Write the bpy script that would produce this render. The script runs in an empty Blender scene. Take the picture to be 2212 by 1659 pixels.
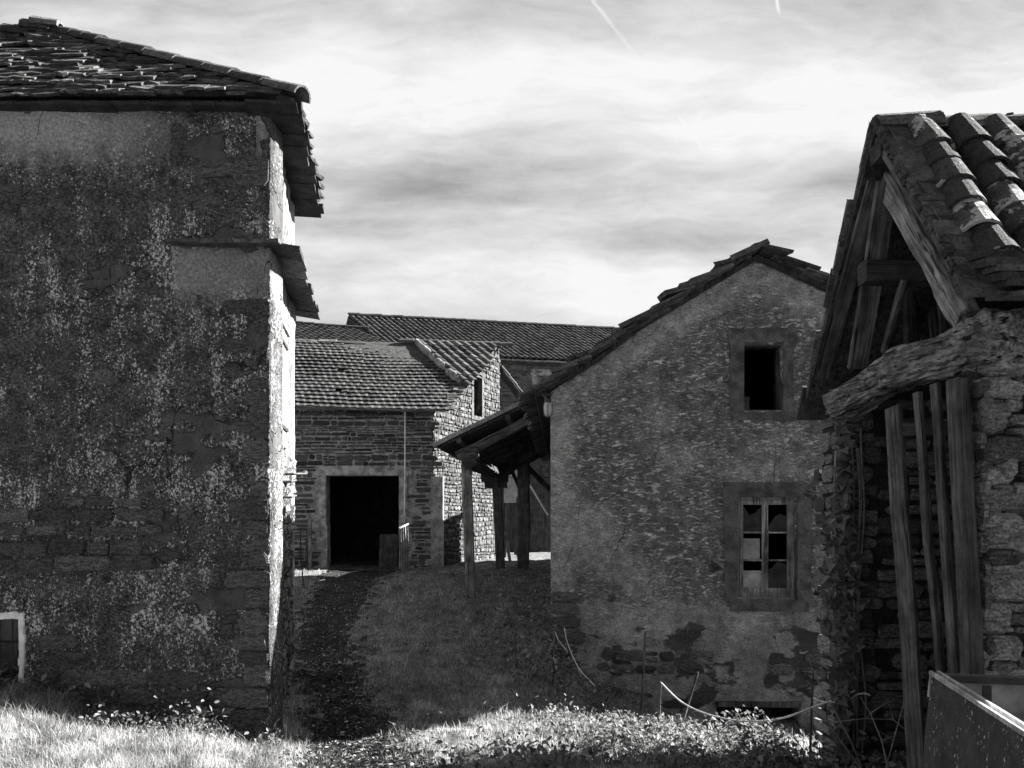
import bpy, bmesh, math, random
import numpy as np
from mathutils import Vector, Matrix, noise
from mathutils.geometry import delaunay_2d_cdt
random.seed(7); rng = np.random.default_rng(7)
SC = bpy.context.scene; COL = SC.collection
V = Vector
# ------------------------------------------------------------------ camera, sky, sun
F, CX, HY, E = 1736.0, 1106.0, 1110.0, 2.2      # survey grid of the photograph (2212 x 1659), eye height 2.2 m
cd = bpy.data.cameras.new("camera"); cam = bpy.data.objects.new("camera", cd); COL.objects.link(cam)
cam.location = (0, 0, E); cam.rotation_euler = (math.radians(90), 0, 0)
cd.sensor_width = 36; cd.lens = F / 2212 * 36; cd.shift_y = (HY - 829.5) / 2212
cd.clip_start = 0.1; cd.clip_end = 3000
SC.camera = cam
SC.view_settings.view_transform = 'Standard'; SC.view_settings.look = 'None'
SC.view_settings.gamma = 1; SC.view_settings.exposure = 2.5
SUN_AZ, SUN_EL, SUN_STR = 18.0, 30.5, 5.0       # azimuth from +X towards +Y
sa, se = math.radians(SUN_AZ), math.radians(SUN_EL)
SDIR = V((math.cos(se) * math.cos(sa), math.cos(se) * math.sin(sa), math.sin(se)))
ld = bpy.data.lights.new("sun", 'SUN'); ld.energy = SUN_STR; ld.angle = math.radians(0.5); ld.color = (1, 0.99, 0.975)
lo = bpy.data.objects.new("sun", ld); COL.objects.link(lo); lo.rotation_euler = SDIR.to_track_quat('Z', 'Y').to_euler()


class G:
    """small helper for grey-value node graphs"""
    def __init__(s, nt):
        s.t = nt; nt.nodes.clear()
    def n(s, ty, props=None, **ins):
        nd = s.t.nodes.new(ty)
        for k, v in (props or {}).items(): setattr(nd, k, v)
        for k, v in ins.items():
            k = k.replace('_', ' ')
            s.put(nd.inputs[k], v)
        return nd
    def put(s, sock, v):
        if isinstance(v, bpy.types.NodeSocket): s.t.links.new(v, sock)
        elif v is not None:
            try: sock.default_value = v
            except Exception: sock.default_value = (v, v, v, 1)
    def m(s, op, a, b=0.0, c=0.0, clamp=False):
        nd = s.t.nodes.new('ShaderNodeMath'); nd.operation = op; nd.use_clamp = clamp
        for i, v in enumerate((a, b, c)): s.put(nd.inputs[i], v)
        return nd.outputs[0]
    def add(s, a, b): return s.m('ADD', a, b)
    def mul(s, a, b): return s.m('MULTIPLY', a, b)
    def sub(s, a, b): return s.m('SUBTRACT', a, b)
    def mix(s, f, a, b):
        nd = s.t.nodes.new('ShaderNodeMix'); nd.data_type = 'FLOAT'
        s.put(nd.inputs[0], f); s.put(nd.inputs[2], a); s.put(nd.inputs[3], b)
        return nd.outputs[0]
    def step(s, x, a, b, o0=0.0, o1=1.0):
        nd = s.t.nodes.new('ShaderNodeMapRange'); nd.interpolation_type = 'SMOOTHSTEP'
        s.put(nd.inputs[0], x)
        for i, v in enumerate((a, b, o0, o1)): s.put(nd.inputs[i + 1], v)
        return nd.outputs[0]
    def hc(s, x): return s.step(x, .3, .7)
    def vscale(s, vec, sc, off=(0, 0, 0)):
        nd = s.t.nodes.new('ShaderNodeVectorMath'); nd.operation = 'MULTIPLY_ADD'
        s.put(nd.inputs[0], vec); nd.inputs[1].default_value = sc; nd.inputs[2].default_value = off
        return nd.outputs[0]
    def noise(s, vec, scale=1, detail=4, rough=.55, dist=0):
        nd = s.t.nodes.new('ShaderNodeTexNoise'); s.put(nd.inputs['Vector'], vec)
        nd.inputs['Scale'].default_value = scale; nd.inputs['Detail'].default_value = detail
        nd.inputs['Roughness'].default_value = rough; nd.inputs['Distortion'].default_value = dist
        return nd.outputs['Fac']
    def voro(s, vec, scale=1, feat='F1', rand=1):
        nd = s.t.nodes.new('ShaderNodeTexVoronoi'); nd.feature = feat; s.put(nd.inputs['Vector'], vec)
        nd.inputs['Scale'].default_value = scale; nd.inputs['Randomness'].default_value = rand
        return nd
    def warp(s, vec, scale, amt):
        nz = s.t.nodes.new('ShaderNodeTexNoise'); s.put(nz.inputs['Vector'], vec)
        nz.inputs['Scale'].default_value = scale; nz.inputs['Detail'].default_value = 3
        nd = s.t.nodes.new('ShaderNodeVectorMath'); nd.operation = 'MULTIPLY_ADD'
        s.put(nd.inputs[0], nz.outputs['Color']); nd.inputs[1].default_value = (amt,) * 3; s.put(nd.inputs[2], vec)
        return nd.outputs[0]
    def sep(s, vec):
        nd = s.t.nodes.new('ShaderNodeSeparateXYZ'); s.put(nd.inputs[0], vec); return nd.outputs
    def pos(s): return s.n('ShaderNodeNewGeometry').outputs['Position']
    def obj(s): return s.n('ShaderNodeTexCoord').outputs['Object']
    def isl(s): return s.n('ShaderNodeNewGeometry').outputs['Random Per Island']
    def finish(s, col, height=None, dist=.02, rough=.9, strength=1.0, metal=0, spec=.25):
        b = s.n('ShaderNodeBsdfPrincipled'); s.put(b.inputs['Base Color'], col); s.put(b.inputs['Roughness'], rough)
        s.put(b.inputs['Metallic'], metal); s.put(b.inputs['Specular IOR Level'], spec)
        if height is not None:
            bp = s.n('ShaderNodeBump'); bp.inputs['Distance'].default_value = dist; bp.inputs['Strength'].default_value = strength
            s.put(bp.inputs['Height'], height); s.t.links.new(bp.outputs[0], b.inputs['Normal'])
        o = s.n('ShaderNodeOutputMaterial'); s.t.links.new(b.outputs[0], o.inputs[0])


# ---- sky: grey Nishita daylight with procedural high cloud, brighter on the sun's side of the sky
wd = bpy.data.worlds.new("World"); SC.world = wd; wd.use_nodes = True
g = G(wd.node_tree)
sk = g.n('ShaderNodeTexSky'); sk.sky_type = 'NISHITA'; sk.sun_disc = False
sk.sun_elevation = se; sk.sun_rotation = math.radians(90) - sa
bw = g.n('ShaderNodeRGBToBW', Color=sk.outputs[0]).outputs[0]
d = g.n('ShaderNodeTexCoord').outputs['Generated']
x, y, z = g.sep(d)
yy = g.m('MAXIMUM', y, .08)
u = g.m('DIVIDE', x, yy); v = g.m('DIVIDE', z, yy)
cv = g.n('ShaderNodeCombineXYZ'); g.put(cv.inputs[0], u); g.put(cv.inputs[1], v)
cw = g.warp(cv.outputs[0], 3.2, .08)
n1 = g.noise(g.vscale(cw, (2.3, 7.5, 1), (3.1, 1.7, 0)), 1, 9, .56, .3)
n2 = g.noise(g.vscale(cw, (1.1, 3.0, 1), (9.4, 4.2, 0)), 1, 5, .5, .2)
n3 = g.noise(g.vscale(cw, (7, 26, 1), (1.4, 7.7, 0)), 1, 6, .6, .4)
def blob(cx, cy, rx, ry, amt):
    wu, wv, _ = g.sep(cw)
    a = g.m('POWER', g.m('DIVIDE', g.sub(wu, (cx - CX) / F + .04), rx / F), 2.0)
    b = g.m('POWER', g.m('DIVIDE', g.sub(wv, (HY - cy) / F + .04), ry / F), 2.0)
    return g.mul(g.m('EXPONENT', g.mul(g.add(a, b), -1.0)), amt)
cl = g.add(.75, g.mul(g.sub(n1, .5), 1.15))
cl = g.add(cl, g.mul(g.sub(n2, .5), .30))
cl = g.add(cl, g.mul(g.sub(n3, .5), .40))
n4 = g.noise(g.vscale(cw, (17, 58, 1), (4.4, 2.7, 0)), 1, 6, .62, .5)
cl = g.add(cl, g.mul(g.mul(g.sub(n4, .5), .22), g.step(n2, .35, .6)))
for bl in ((930, 420, 420, 80, -.37), (1420, 525, 330, 45, -.32), (760, 500, 200, 45, -.2), (1950, 400, 320, 60, -.14), (1106, -10, 1500, 55, -.14),
           (1750, 190, 700, 130, .2), (700, 240, 420, 90, .18), (900, 640, 700, 45, .08), (2100, 560, 200, 60, .1)):
    cl = g.add(cl, blob(*bl))
def trail(x0, y0, x1, y1, w, amt):
    """aircraft trail on the sky: distance to a segment in direction space"""
    a = ((x0 - CX) / F, (HY - y0) / F); b = ((x1 - CX) / F, (HY - y1) / F)
    dx, dy = b[0] - a[0], b[1] - a[1]; L = math.hypot(dx, dy); dx /= L; dy /= L
    wig = g.mul(g.sub(g.noise(g.vscale(cv.outputs[0], (40, 40, 1)), 1, 3), .5), .006)
    pu, pv = g.sub(u, a[0]), g.sub(v, a[1])
    t = g.add(g.mul(pu, dx), g.mul(pv, dy))
    q = g.add(g.sub(g.mul(pu, dy), g.mul(pv, dx)), wig)
    f = g.m('EXPONENT', g.mul(g.m('POWER', g.m('DIVIDE', q, w / F), 2.0), -1.0))
    f = g.mul(f, g.mul(g.step(t, -.002, .002), g.step(t, L * .55, L, 1, 0)))
    return g.mul(f, g.mul(amt, g.step(g.noise(g.vscale(cv.outputs[0], (25, 25, 1)), 1, 2), .3, .6, .45, 1)))
cl = g.add(cl, trail(1272, -12, 1385, 135, 4.0, .22))
cl = g.add(cl, trail(1672, -30, 1686, 40, 3.5, .4))
cl = g.add(cl, trail(1465, 250, 1530, 335, 2.5, .07))
cl = g.m('MINIMUM', g.m('MAXIMUM', cl, .3), .94)
front = g.step(y, -.42, .2)
front = g.mul(front, g.step(z, .62, .95, 1, 1.0))
lum = g.mix(front, g.mul(bw, .25), g.mul(cl, 1.77))
bg = g.n('ShaderNodeBackground', Strength=.1); g.put(bg.inputs[0], lum)
wo = g.n('ShaderNodeOutputWorld'); wd.node_tree.links.new(bg.outputs[0], wo.inputs[0])

# ------------------------------------------------------------------ helpers
def P(x, y, d): return V(((x - CX) / F * d, d, E + (HY - y) / F * d))
def hit(x, y, p0, n):
    r = V(((x - CX) / F, 1, (HY - y) / F)); o = V((0, 0, E))
    return o + r * ((p0 - o).dot(n) / r.dot(n))
def nz(p, s=1.0): return noise.noise(V(p) * s)
def fbm(p, s=1.0, o=4): return noise.fractal(V(p) * s, 1.0, 2.0, o)
def J(a): return random.uniform(-a, a)
def R(a, b): return random.uniform(a, b)

def material(name, fn):
    m = bpy.data.materials.new(name); m.use_nodes = True; fn(G(m.node_tree)); return m

class MB:
    def __init__(s): s.v = []; s.f = []
    def add(s, vs, fs):
        o = len(s.v); s.v.extend(vs); s.f.extend([tuple(i + o for i in f) for f in fs])
    def box(s, p0, ax, ay, az, jit=0):
        vs = [p0 + ax * i + ay * j + az * k + V((J(jit), J(jit), J(jit))) for k in (0, 1) for j in (0, 1) for i in (0, 1)]
        s.add(vs, [(0, 2, 3, 1), (4, 5, 7, 6), (0, 1, 5, 4), (2, 6, 7, 3), (0, 4, 6, 2), (1, 3, 7, 5)])
    def tube(s, pts, rad, seg=6, cap=True):
        pts = [V(p) for p in pts]; n = len(pts); vs = []; fs = []
        if not hasattr(rad, '__len__'): rad = [rad] * n
        for i, p in enumerate(pts):
            t = (pts[min(i + 1, n - 1)] - pts[max(i - 1, 0)]).normalized()
            a = t.cross(V((.31, .2, .93))); a = (a if a.length > .01 else t.cross(V((1, 0, 0)))).normalized(); b = t.cross(a)
            for k in range(seg):
                an = 2 * math.pi * k / seg; vs.append(p + (a * math.cos(an) + b * math.sin(an)) * rad[i])
        for i in range(n - 1):
            for k in range(seg):
                k2 = (k + 1) % seg; fs.append((i * seg + k, i * seg + k2, (i + 1) * seg + k2, (i + 1) * seg + k))
        if cap: fs.append(tuple(range(seg))[::-1]); fs.append(tuple(range((n - 1) * seg, n * seg)))
        s.add(vs, fs)
    def build(s, name, m, parent=None, smooth=False):
        me = bpy.data.meshes.new(name); o0 = parent.location if parent and parent.type == 'EMPTY' else (parent['org_'] if parent else V((0, 0, 0)))
        o0 = V(o0); me.from_pydata([tuple(V(p) - o0) for p in s.v], [], s.f); me.update()
        if smooth: me.polygons.foreach_set('use_smooth', [True] * len(me.polygons))
        o = bpy.data.objects.new(name, me); COL.objects.link(o); me.materials.append(m)
        if parent: o.parent = parent
        o['org_'] = tuple(o0)
        return o

def merge(obj, mb, m):
    """adds stones to a wall's own mesh with their own material"""
    bm = bmesh.new(); bm.from_mesh(obj.data); o0 = V(obj['org_']); k = len(obj.data.materials); obj.data.materials.append(m)
    vs = [bm.verts.new(V(p) - o0) for p in mb.v]
    for f in mb.f: bm.faces.new([vs[i] for i in f]).material_index = k
    bm.to_mesh(obj.data); bm.free()
def tag(o, label=None, cat=None, group=None, kind=None):
    if label: o['label'] = label
    if cat: o['category'] = cat
    if group: o['group'] = group
    if kind: o['kind'] = kind
    return o
def thing(name, label, cat, loc=(0, 0, 0), group=None):
    o = bpy.data.objects.new(name, None); COL.objects.link(o); o.location = loc; o.empty_display_size = .3
    return tag(o, label, cat, group)

def timber(name, p0, p1, w, t, m, parent=None, roll=0.0, seg=6, jit=.006, taper=1.0, bow=0.0, up=None, wob=0.0):
    """a sawn or hewn timber; local z is its length so the grain follows it"""
    p0, p1 = V(p0), V(p1); ax = (p1 - p0); L = ax.length; ax.normalize()
    a = (up if up is not None else V((0, 1, 0)))
    xa = a.cross(ax); xa = (xa if xa.length > .05 else V((1, 0, 0)).cross(ax)).normalized(); ya = ax.cross(xa)
    if roll: q = Matrix.Rotation(roll, 3, ax); xa = q @ xa; ya = q @ ya
    vs = []; fs = []; c = min(w, t) * .12; sd = R(0, 99)
    pr = [(-w / 2 + c, -t / 2), (w / 2 - c, -t / 2), (w / 2, -t / 2 + c), (w / 2, t / 2 - c), (w / 2 - c, t / 2), (-w / 2 + c, t / 2), (-w / 2, t / 2 - c), (-w / 2, -t / 2 + c)]
    for i in range(seg + 1):
        f = i / seg; k = 1 + (taper - 1) * f; bx = bow * math.sin(math.pi * f) + wob * noise.noise(V((sd, f * 3, 0))); by = wob * noise.noise(V((sd, f * 3, 7)))
        for (px, py) in pr: vs.append((px * k + J(jit) + bx, py * k + J(jit) + by, f * L))
    for i in range(seg):
        for k in range(8):
            k2 = (k + 1) % 8; fs.append((i * 8 + k, i * 8 + k2, i * 8 + 8 + k2, i * 8 + 8 + k))
    fs.append(tuple(range(8))[::-1]); fs.append(tuple(range(seg * 8, seg * 8 + 8)))
    me = bpy.data.meshes.new(name); me.from_pydata(vs, [], fs); me.update(); me.materials.append(m)
    o = bpy.data.objects.new(name, me); COL.objects.link(o)
    M = Matrix((xa, ya, ax)).transposed().to_4x4(); M.translation = p0
    if parent:
        o.parent = parent; M.translation = p0 - V(parent.location if parent.type == 'EMPTY' else parent['org_'])
    o.matrix_local = M
    return o

def inpoly(p, poly):
    x, y = p; c = False; j = len(poly) - 1
    for i in range(len(poly)):
        xi, yi = poly[i]; xj, yj = poly[j]
        if (yi > y) != (yj > y) and x < (xj - xi) * (y - yi) / (yj - yi) + xi: c = not c
        j = i
    return c

def wall_mesh(mb, o, u, outline, holes=(), t=.4, step=0, disp=None):
    """a wall with real openings and thickness; u runs along it, the visible face looks along u x z"""
    n = u.cross(V((0, 0, 1)))
    pts = []; edges = []
    def loop(pl):
        s = len(pts); q = []
        for i, a in enumerate(pl):
            b = pl[(i + 1) % len(pl)]; L = math.hypot(b[0] - a[0], b[1] - a[1]); k = max(1, int(L / step)) if step else 1
            q += [(a[0] + (b[0] - a[0]) * j / k, a[1] + (b[1] - a[1]) * j / k) for j in range(k)]
        pts.extend(q); m = len(q)
        edges.extend([(s + i, s + (i + 1) % m) for i in range(m)])
    loop(outline)
    for h in holes: loop(h)
    if step:
        us = [p[0] for p in outline]; vs_ = [p[1] for p in outline]
        yv = min(vs_) + step / 2
        while yv < max(vs_):
            xv = min(us) + step / 2
            while xv < max(us):
                p = (xv + J(step * .25), yv + J(step * .25))
                if inpoly(p, outline) and not any(inpoly(p, h) for h in holes): pts.append(p)
                xv += step
            yv += step
    vo, eo, fo, _, _, _ = delaunay_2d_cdt([V(p) for p in pts], edges, [], 0, 1e-5)
    fs = []
    for f in fo:
        c = (sum(vo[i][0] for i in f) / len(f), sum(vo[i][1] for i in f) / len(f))
        if inpoly(c, outline) and not any(inpoly(c, h) for h in holes): fs.append(tuple(f))
    N = len(vo)
    fr = [o + u * p[0] + V((0, 0, p[1])) + n * (disp(p[0], p[1]) if disp else 0) for p in vo]
    bk = [o + u * p[0] + V((0, 0, p[1])) - n * t for p in vo]
    ec = {}
    for f in fs:
        for i in range(len(f)):
            a, b = f[i], f[(i + 1) % len(f)]; ec[(a, b)] = 1
    allf = list(fs) + [tuple(i + N for i in f[::-1]) for f in fs]
    for (a, b) in ec:
        if (b, a) not in ec: allf.append((b, a, a + N, b + N))
    mb.add(fr + bk, allf)

def stone(mb, o, u, n, a0, b0, w, h, pr, back=.03):
    """one roughly dressed stone on a wall face"""
    up = V((0, 0, 1)); c = (a0 + w / 2, b0 + h / 2); ring = []
    cx = min(w, h) * R(.16, .42)
    base = [(-w / 2 + cx, -h / 2), (w / 2 - cx * R(.4, 1.2), -h / 2), (w / 2, -h / 2 + cx), (w / 2, h / 2 - cx * R(.5, 1)), (w / 2 - cx, h / 2), (-w / 2 + cx * R(.4, 1.2), h / 2), (-w / 2, h / 2 - cx), (-w / 2, -h / 2 + cx * R(.5, 1))]
    base = [(p[0] + J(w * .045), p[1] + J(h * .1)) for p in base]
    tu, tv = J(.12), J(.2)
    rim = min(w, h) * .13
    vs = [o + u * (c[0] + p[0]) + up * (c[1] + p[1]) - n * back for p in base]
    vs += [o + u * (c[0] + p[0]) + up * (c[1] + p[1]) + n * (pr * .55 + J(.004) + (p[0] * tu + p[1] * tv) * .5) for p in base]
    k = 1 - rim * 2 / max(h, .05)
    vs += [o + u * (c[0] + p[0] * (1 - 2 * rim / w)) + up * (c[1] + p[1] * k) + n * (pr + J(.006) + (p[0] * tu + p[1] * tv) * .5) for p in base]
    vs.append(o + u * (c[0] + J(w * .2)) + up * (c[1] + J(h * .2)) + n * (pr + R(-.004, .012)))
    fs = []
    for i in range(8):
        j = (i + 1) % 8
        fs += [(i, j, 8 + j, 8 + i), (8 + i, 8 + j, 16 + j, 16 + i), (16 + i, 16 + j, 24)]
    mb.add(vs, fs)

def rubble(mb, o, u, u0, u1, v0, v1, inside=None, ch=(.07, .15), cw=(.12, .38), gap=.014, pr=(.012, .04), wav=.03):
    n = u.cross(V((0, 0, 1))); v = v0
    while v < v1:
        h = R(*ch); a = u0 - R(0, cw[0])
        while a < u1:
            w = R(*cw) * (R(.6, 1) if h < ch[0] * 1.3 else 1); hh = h * R(.8, 1.0); sd = v * 3.1
            yb = v + wav * noise.noise(V((a * .8, v * 2, 3.3)))
            if inside is None or inside(a + w / 2, yb + h / 2):
                if h > ch[0] * 1.9 and random.random() < .22 and w < cw[1] * .7:
                    k = R(.4, .6); stone(mb, o, u, n, a, yb, w - gap, hh * k - gap, R(*pr)); stone(mb, o, u, n, a, yb + hh * k, w - gap, hh * (1 - k) - gap, R(*pr))
                else: stone(mb, o, u, n, a, yb + J(.006), w - gap, hh - gap, R(*pr))
            a += w
        v += h

def slabs(mb, o, du, dv, u0, u1, v0, v1, inside=None, ex=.13, wd=(.16, .4), th=.03, lift=1.0, rag=.02, sag=None):
    """courses of split stone roofing slabs; du along the eave, dv up the slope"""
    n = du.cross(dv).normalized()
    if n.z < 0: n = -n
    v = v0
    while v < v1:
        a = u0 - R(0, .2); e = ex * R(.85, 1.15)
        while a < u1:
            w = R(*wd)
            if inside is None or inside(a + w / 2, v + e * .5):
                t = th * R(.6, 1.5); L = e * R(1.9, 2.4); y0 = v - R(0, rag); x0 = a + J(.01); x1 = a + w + R(-.012, .02)
                lo = [(x0, y0 + J(rag)), (x0 + w * .3, y0 + J(rag * 1.3)), (x0 + w * .65, y0 + J(rag * 1.3)), (x1, y0 + J(rag)), (x1, y0 + L), (x0, y0 + L)]
                lf = R(.9, 1.8) * t * lift; tl = J(.012)
                dz = sag(a, v) if sag else 0
                hts = [lf + tl, lf + tl * .4, lf - tl * .4, lf - tl, 0, 0]
                vs = [o + du * p[0] + dv * p[1] + n * (hh + dz) for p, hh in zip(lo, hts)] + [o + du * p[0] + dv * p[1] + n * (hh + t + J(.006) + dz) for p, hh in zip(lo, hts)]
                mb.add(vs, [(0, 5, 4, 3, 2, 1), (6, 7, 8, 9, 10, 11)] + [(i, (i + 1) % 6, 6 + (i + 1) % 6, 6 + i) for i in range(6)])
            a += w
        v += e

def half_tile(mb, c, u, dn, n, L, r0, r1, th=.014, seg=7, flip=False, arc=1.0):
    """one hollow clay tile: c is the middle of its upper end, dn points down the slope"""
    vs = []; fs = []; s = -1 if flip else 1
    for (q, r) in ((0, r1), (1, r0)):
        for rr in (r, r - th):
            for k in range(seg + 1):
                an = math.pi * (k / seg - .5) * arc
                vs.append(c + dn * (L * q) + u * (rr * math.sin(an)) + n * (s * rr * (math.cos(an) * .92)))
    m = seg + 1
    for k in range(seg):
        fs += [(k, k + 1, 2 * m + k + 1, 2 * m + k), (m + k + 1, m + k, 3 * m + k, 3 * m + k + 1), (2 * m + k, 2 * m + k + 1, 3 * m + k + 1, 3 * m + k), (k + 1, k, m + k, m + k + 1)]
    fs += [(0, 2 * m, 3 * m, m), (seg, m + seg, 3 * m + seg, 2 * m + seg)]
    mb.add(vs, fs)

def wave_tiles(mb, o, du, dd, n, nu, nd, w, ex, prof, lift=.03, inside=None, jit=.006, sag=None, drop=0.0, th=.02, stagger=False):
    """rows of interlocking tiles; o at the ridge, dd down the slope"""
    m = len(prof); off = [0, .5, .2, .7, .1, .6, .35]
    for r in range(nd):
        for c in range(nu):
            if drop and random.random() < drop: continue
            if inside and not inside((c + .5) * w, (r + .5) * ex): continue
            a = c * w + J(jit) + (off[r % 7] * w if stagger else 0); b = r * ex + J(jit * 1.5); sg = sag(a, b) if sag else 0; j1 = J(jit * .6); sk = J(jit)
            vs = []
            for q in (0, 1):
                for k, (pu, ph) in enumerate(prof):
                    vs.append(o + du * (a + pu * w + sk * q) + dd * (b + (ex * 1.12) * q) + n * (ph + sg + (lift + j1) * q))
            lowr = [vs[m + k] - n * th for k in range(m)]
            vs += lowr
            fs = []
            for k in range(m - 1): fs += [(k, k + 1, m + k + 1, m + k), (m + k, m + k + 1, 2 * m + k + 1, 2 * m + k)]
            mb.add(vs, fs)
# ------------------------------------------------------------------ materials (the photograph is black and white, so all greys)
def m_rubble(lo=.07, hi=.24, moss=.3):
    def f(g):
        p = g.pos(); r = g.isl()
        c = g.mix(r, lo, hi)
        n = g.noise(p, 9, 5, .65); n2 = g.noise(g.vscale(p, (14, 14, 55)), 1, 4, .6); n3 = g.noise(p, 60, 3, .6)
        c = g.mul(c, g.mix(g.hc(n2), .55, 1.45)); c = g.mul(c, g.mix(g.hc(n3), .5, 1.5))
        c = g.mix(g.step(n, .56, .68), c, g.mul(c, .5))
        lich = g.mul(g.step(g.noise(p, 23, 4, .7), .64, .72), moss); c = g.mix(lich, c, .4)
        g.finish(c, g.add(g.mul(n2, .6), g.add(g.mul(n3, .3), g.mul(n, .5))), .03, .92)
    return f
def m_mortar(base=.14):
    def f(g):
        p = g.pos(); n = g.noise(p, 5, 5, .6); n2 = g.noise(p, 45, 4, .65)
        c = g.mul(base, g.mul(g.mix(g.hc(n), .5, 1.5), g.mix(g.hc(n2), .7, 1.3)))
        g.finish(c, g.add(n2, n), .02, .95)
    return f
def m_tower(g):
    """old dark render: lichen specks in vertical streaks, cleaner bands where the eave and the ledge keep rain off, losses"""
    p = g.pos(); px, py, pz = g.sep(p)
    wp = g.warp(p, 3, .12)
    n = g.noise(p, 6, 6, .65); nf = g.noise(p, 38, 4, .7); nl = g.noise(wp, .9, 4, .5)
    streak = g.noise(g.vscale(p, (5.5, 5.5, .55)), 1, 4, .6)
    c = g.mul(.062, g.mul(g.mix(g.hc(nf), .2, 1.8), g.mix(g.hc(n), .6, 1.4)))
    zone = g.mul(g.step(pz, 5.3, 4.2), g.step(pz, .2, .9))
    vs_ = g.voro(g.vscale(g.warp(p, 2.5, .25), (2.6, 2.6, 7.5)), 1); sr, _, _ = g.sep(vs_.outputs['Color']); c = g.mul(c, g.mix(sr, .8, 1.2))
    dens = g.add(g.add(g.add(g.mul(g.step(streak, .36, .70), .34), g.mul(g.step(g.noise(g.vscale(p, (3, 3, 2.2), (7, 1, 2)), 1, 4, .6), .36, .66), .36)), g.mul(g.step(nl, .38, .66), .24)), g.mul(zone, .07))
    for sc, off, gain in ((19, 0, .20), (33, 4.4, .46), (50, 2.2, .64)):
        q = g.noise(g.vscale(p, (1, 1, .8), (off, off, off)), sc, 3, .55, .4)
        sp = g.step(g.add(q, g.mul(g.sub(dens, .5), .26)), .60, .67)
        sel = 1.0
        c = g.mix(g.mul(g.mul(sp, sel), g.mix(g.hc(nf), .4, 1.2)), c, gain)
    wz = g.add(pz, g.mul(g.sub(n, .5), .5))
    clean = g.mul(g.step(wz, 5.55, 6.0), g.step(g.add(px, g.mul(nl, 1.5)), -2.55, -3.6))
    led = g.mul(g.mul(g.step(wz, 4.15, 4.5), g.step(wz, 4.92, 4.8)), g.step(px, -3.42, -3.3))
    c = g.mix(g.mul(clean, .9), c, g.mul(.33, g.mix(g.hc(nf), .6, 1.3)))
    c = g.mix(g.mul(led, g.mix(g.hc(nl), .35, .85)), c, g.mul(.25, g.mix(g.hc(nf), .6, 1.3)))
    loss = g.step(g.add(g.noise(g.vscale(wp, (1.1, 1, 1.9), (3, 0, 1.7)), 1, 5, .6), g.mul(g.step(px, -3.9, -2.6), .06)), .60, .625)
    c = g.mix(g.mul(loss, .9), c, g.mul(.07, g.mix(g.hc(n), .7, 1.4)))
    crk = g.voro(g.warp(g.vscale(p, (1, 1, .5)), 2.5, .5), .9, 'DISTANCE_TO_EDGE').outputs['Distance']
    ck = g.mul(g.step(crk, .005, .001), g.step(nl, .52, .62))
    c = g.mix(ck, c, .02)
    h = g.add(g.add(g.mul(n, .8), g.mul(nf, .35)), g.mul(loss, -1.2)); h = g.sub(h, ck)
    g.finish(c, h, .03, .95)
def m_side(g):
    """pale lime render on the sunny side, with the vertical streaks of grazing sun painted into its colour"""
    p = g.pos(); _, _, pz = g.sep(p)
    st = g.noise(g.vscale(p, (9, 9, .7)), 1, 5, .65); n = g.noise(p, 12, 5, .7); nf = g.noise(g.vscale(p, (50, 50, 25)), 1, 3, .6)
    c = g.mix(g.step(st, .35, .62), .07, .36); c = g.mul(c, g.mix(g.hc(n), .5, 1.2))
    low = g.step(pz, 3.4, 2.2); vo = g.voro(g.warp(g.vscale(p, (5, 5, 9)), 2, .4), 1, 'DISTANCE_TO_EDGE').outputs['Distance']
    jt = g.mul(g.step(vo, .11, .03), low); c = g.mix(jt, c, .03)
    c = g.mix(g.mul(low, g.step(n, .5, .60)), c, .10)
    g.finish(c, g.add(g.sub(g.mul(n, 1.0), g.mul(jt, .9)), g.mul(nf, .4)), .05, .95)
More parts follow.
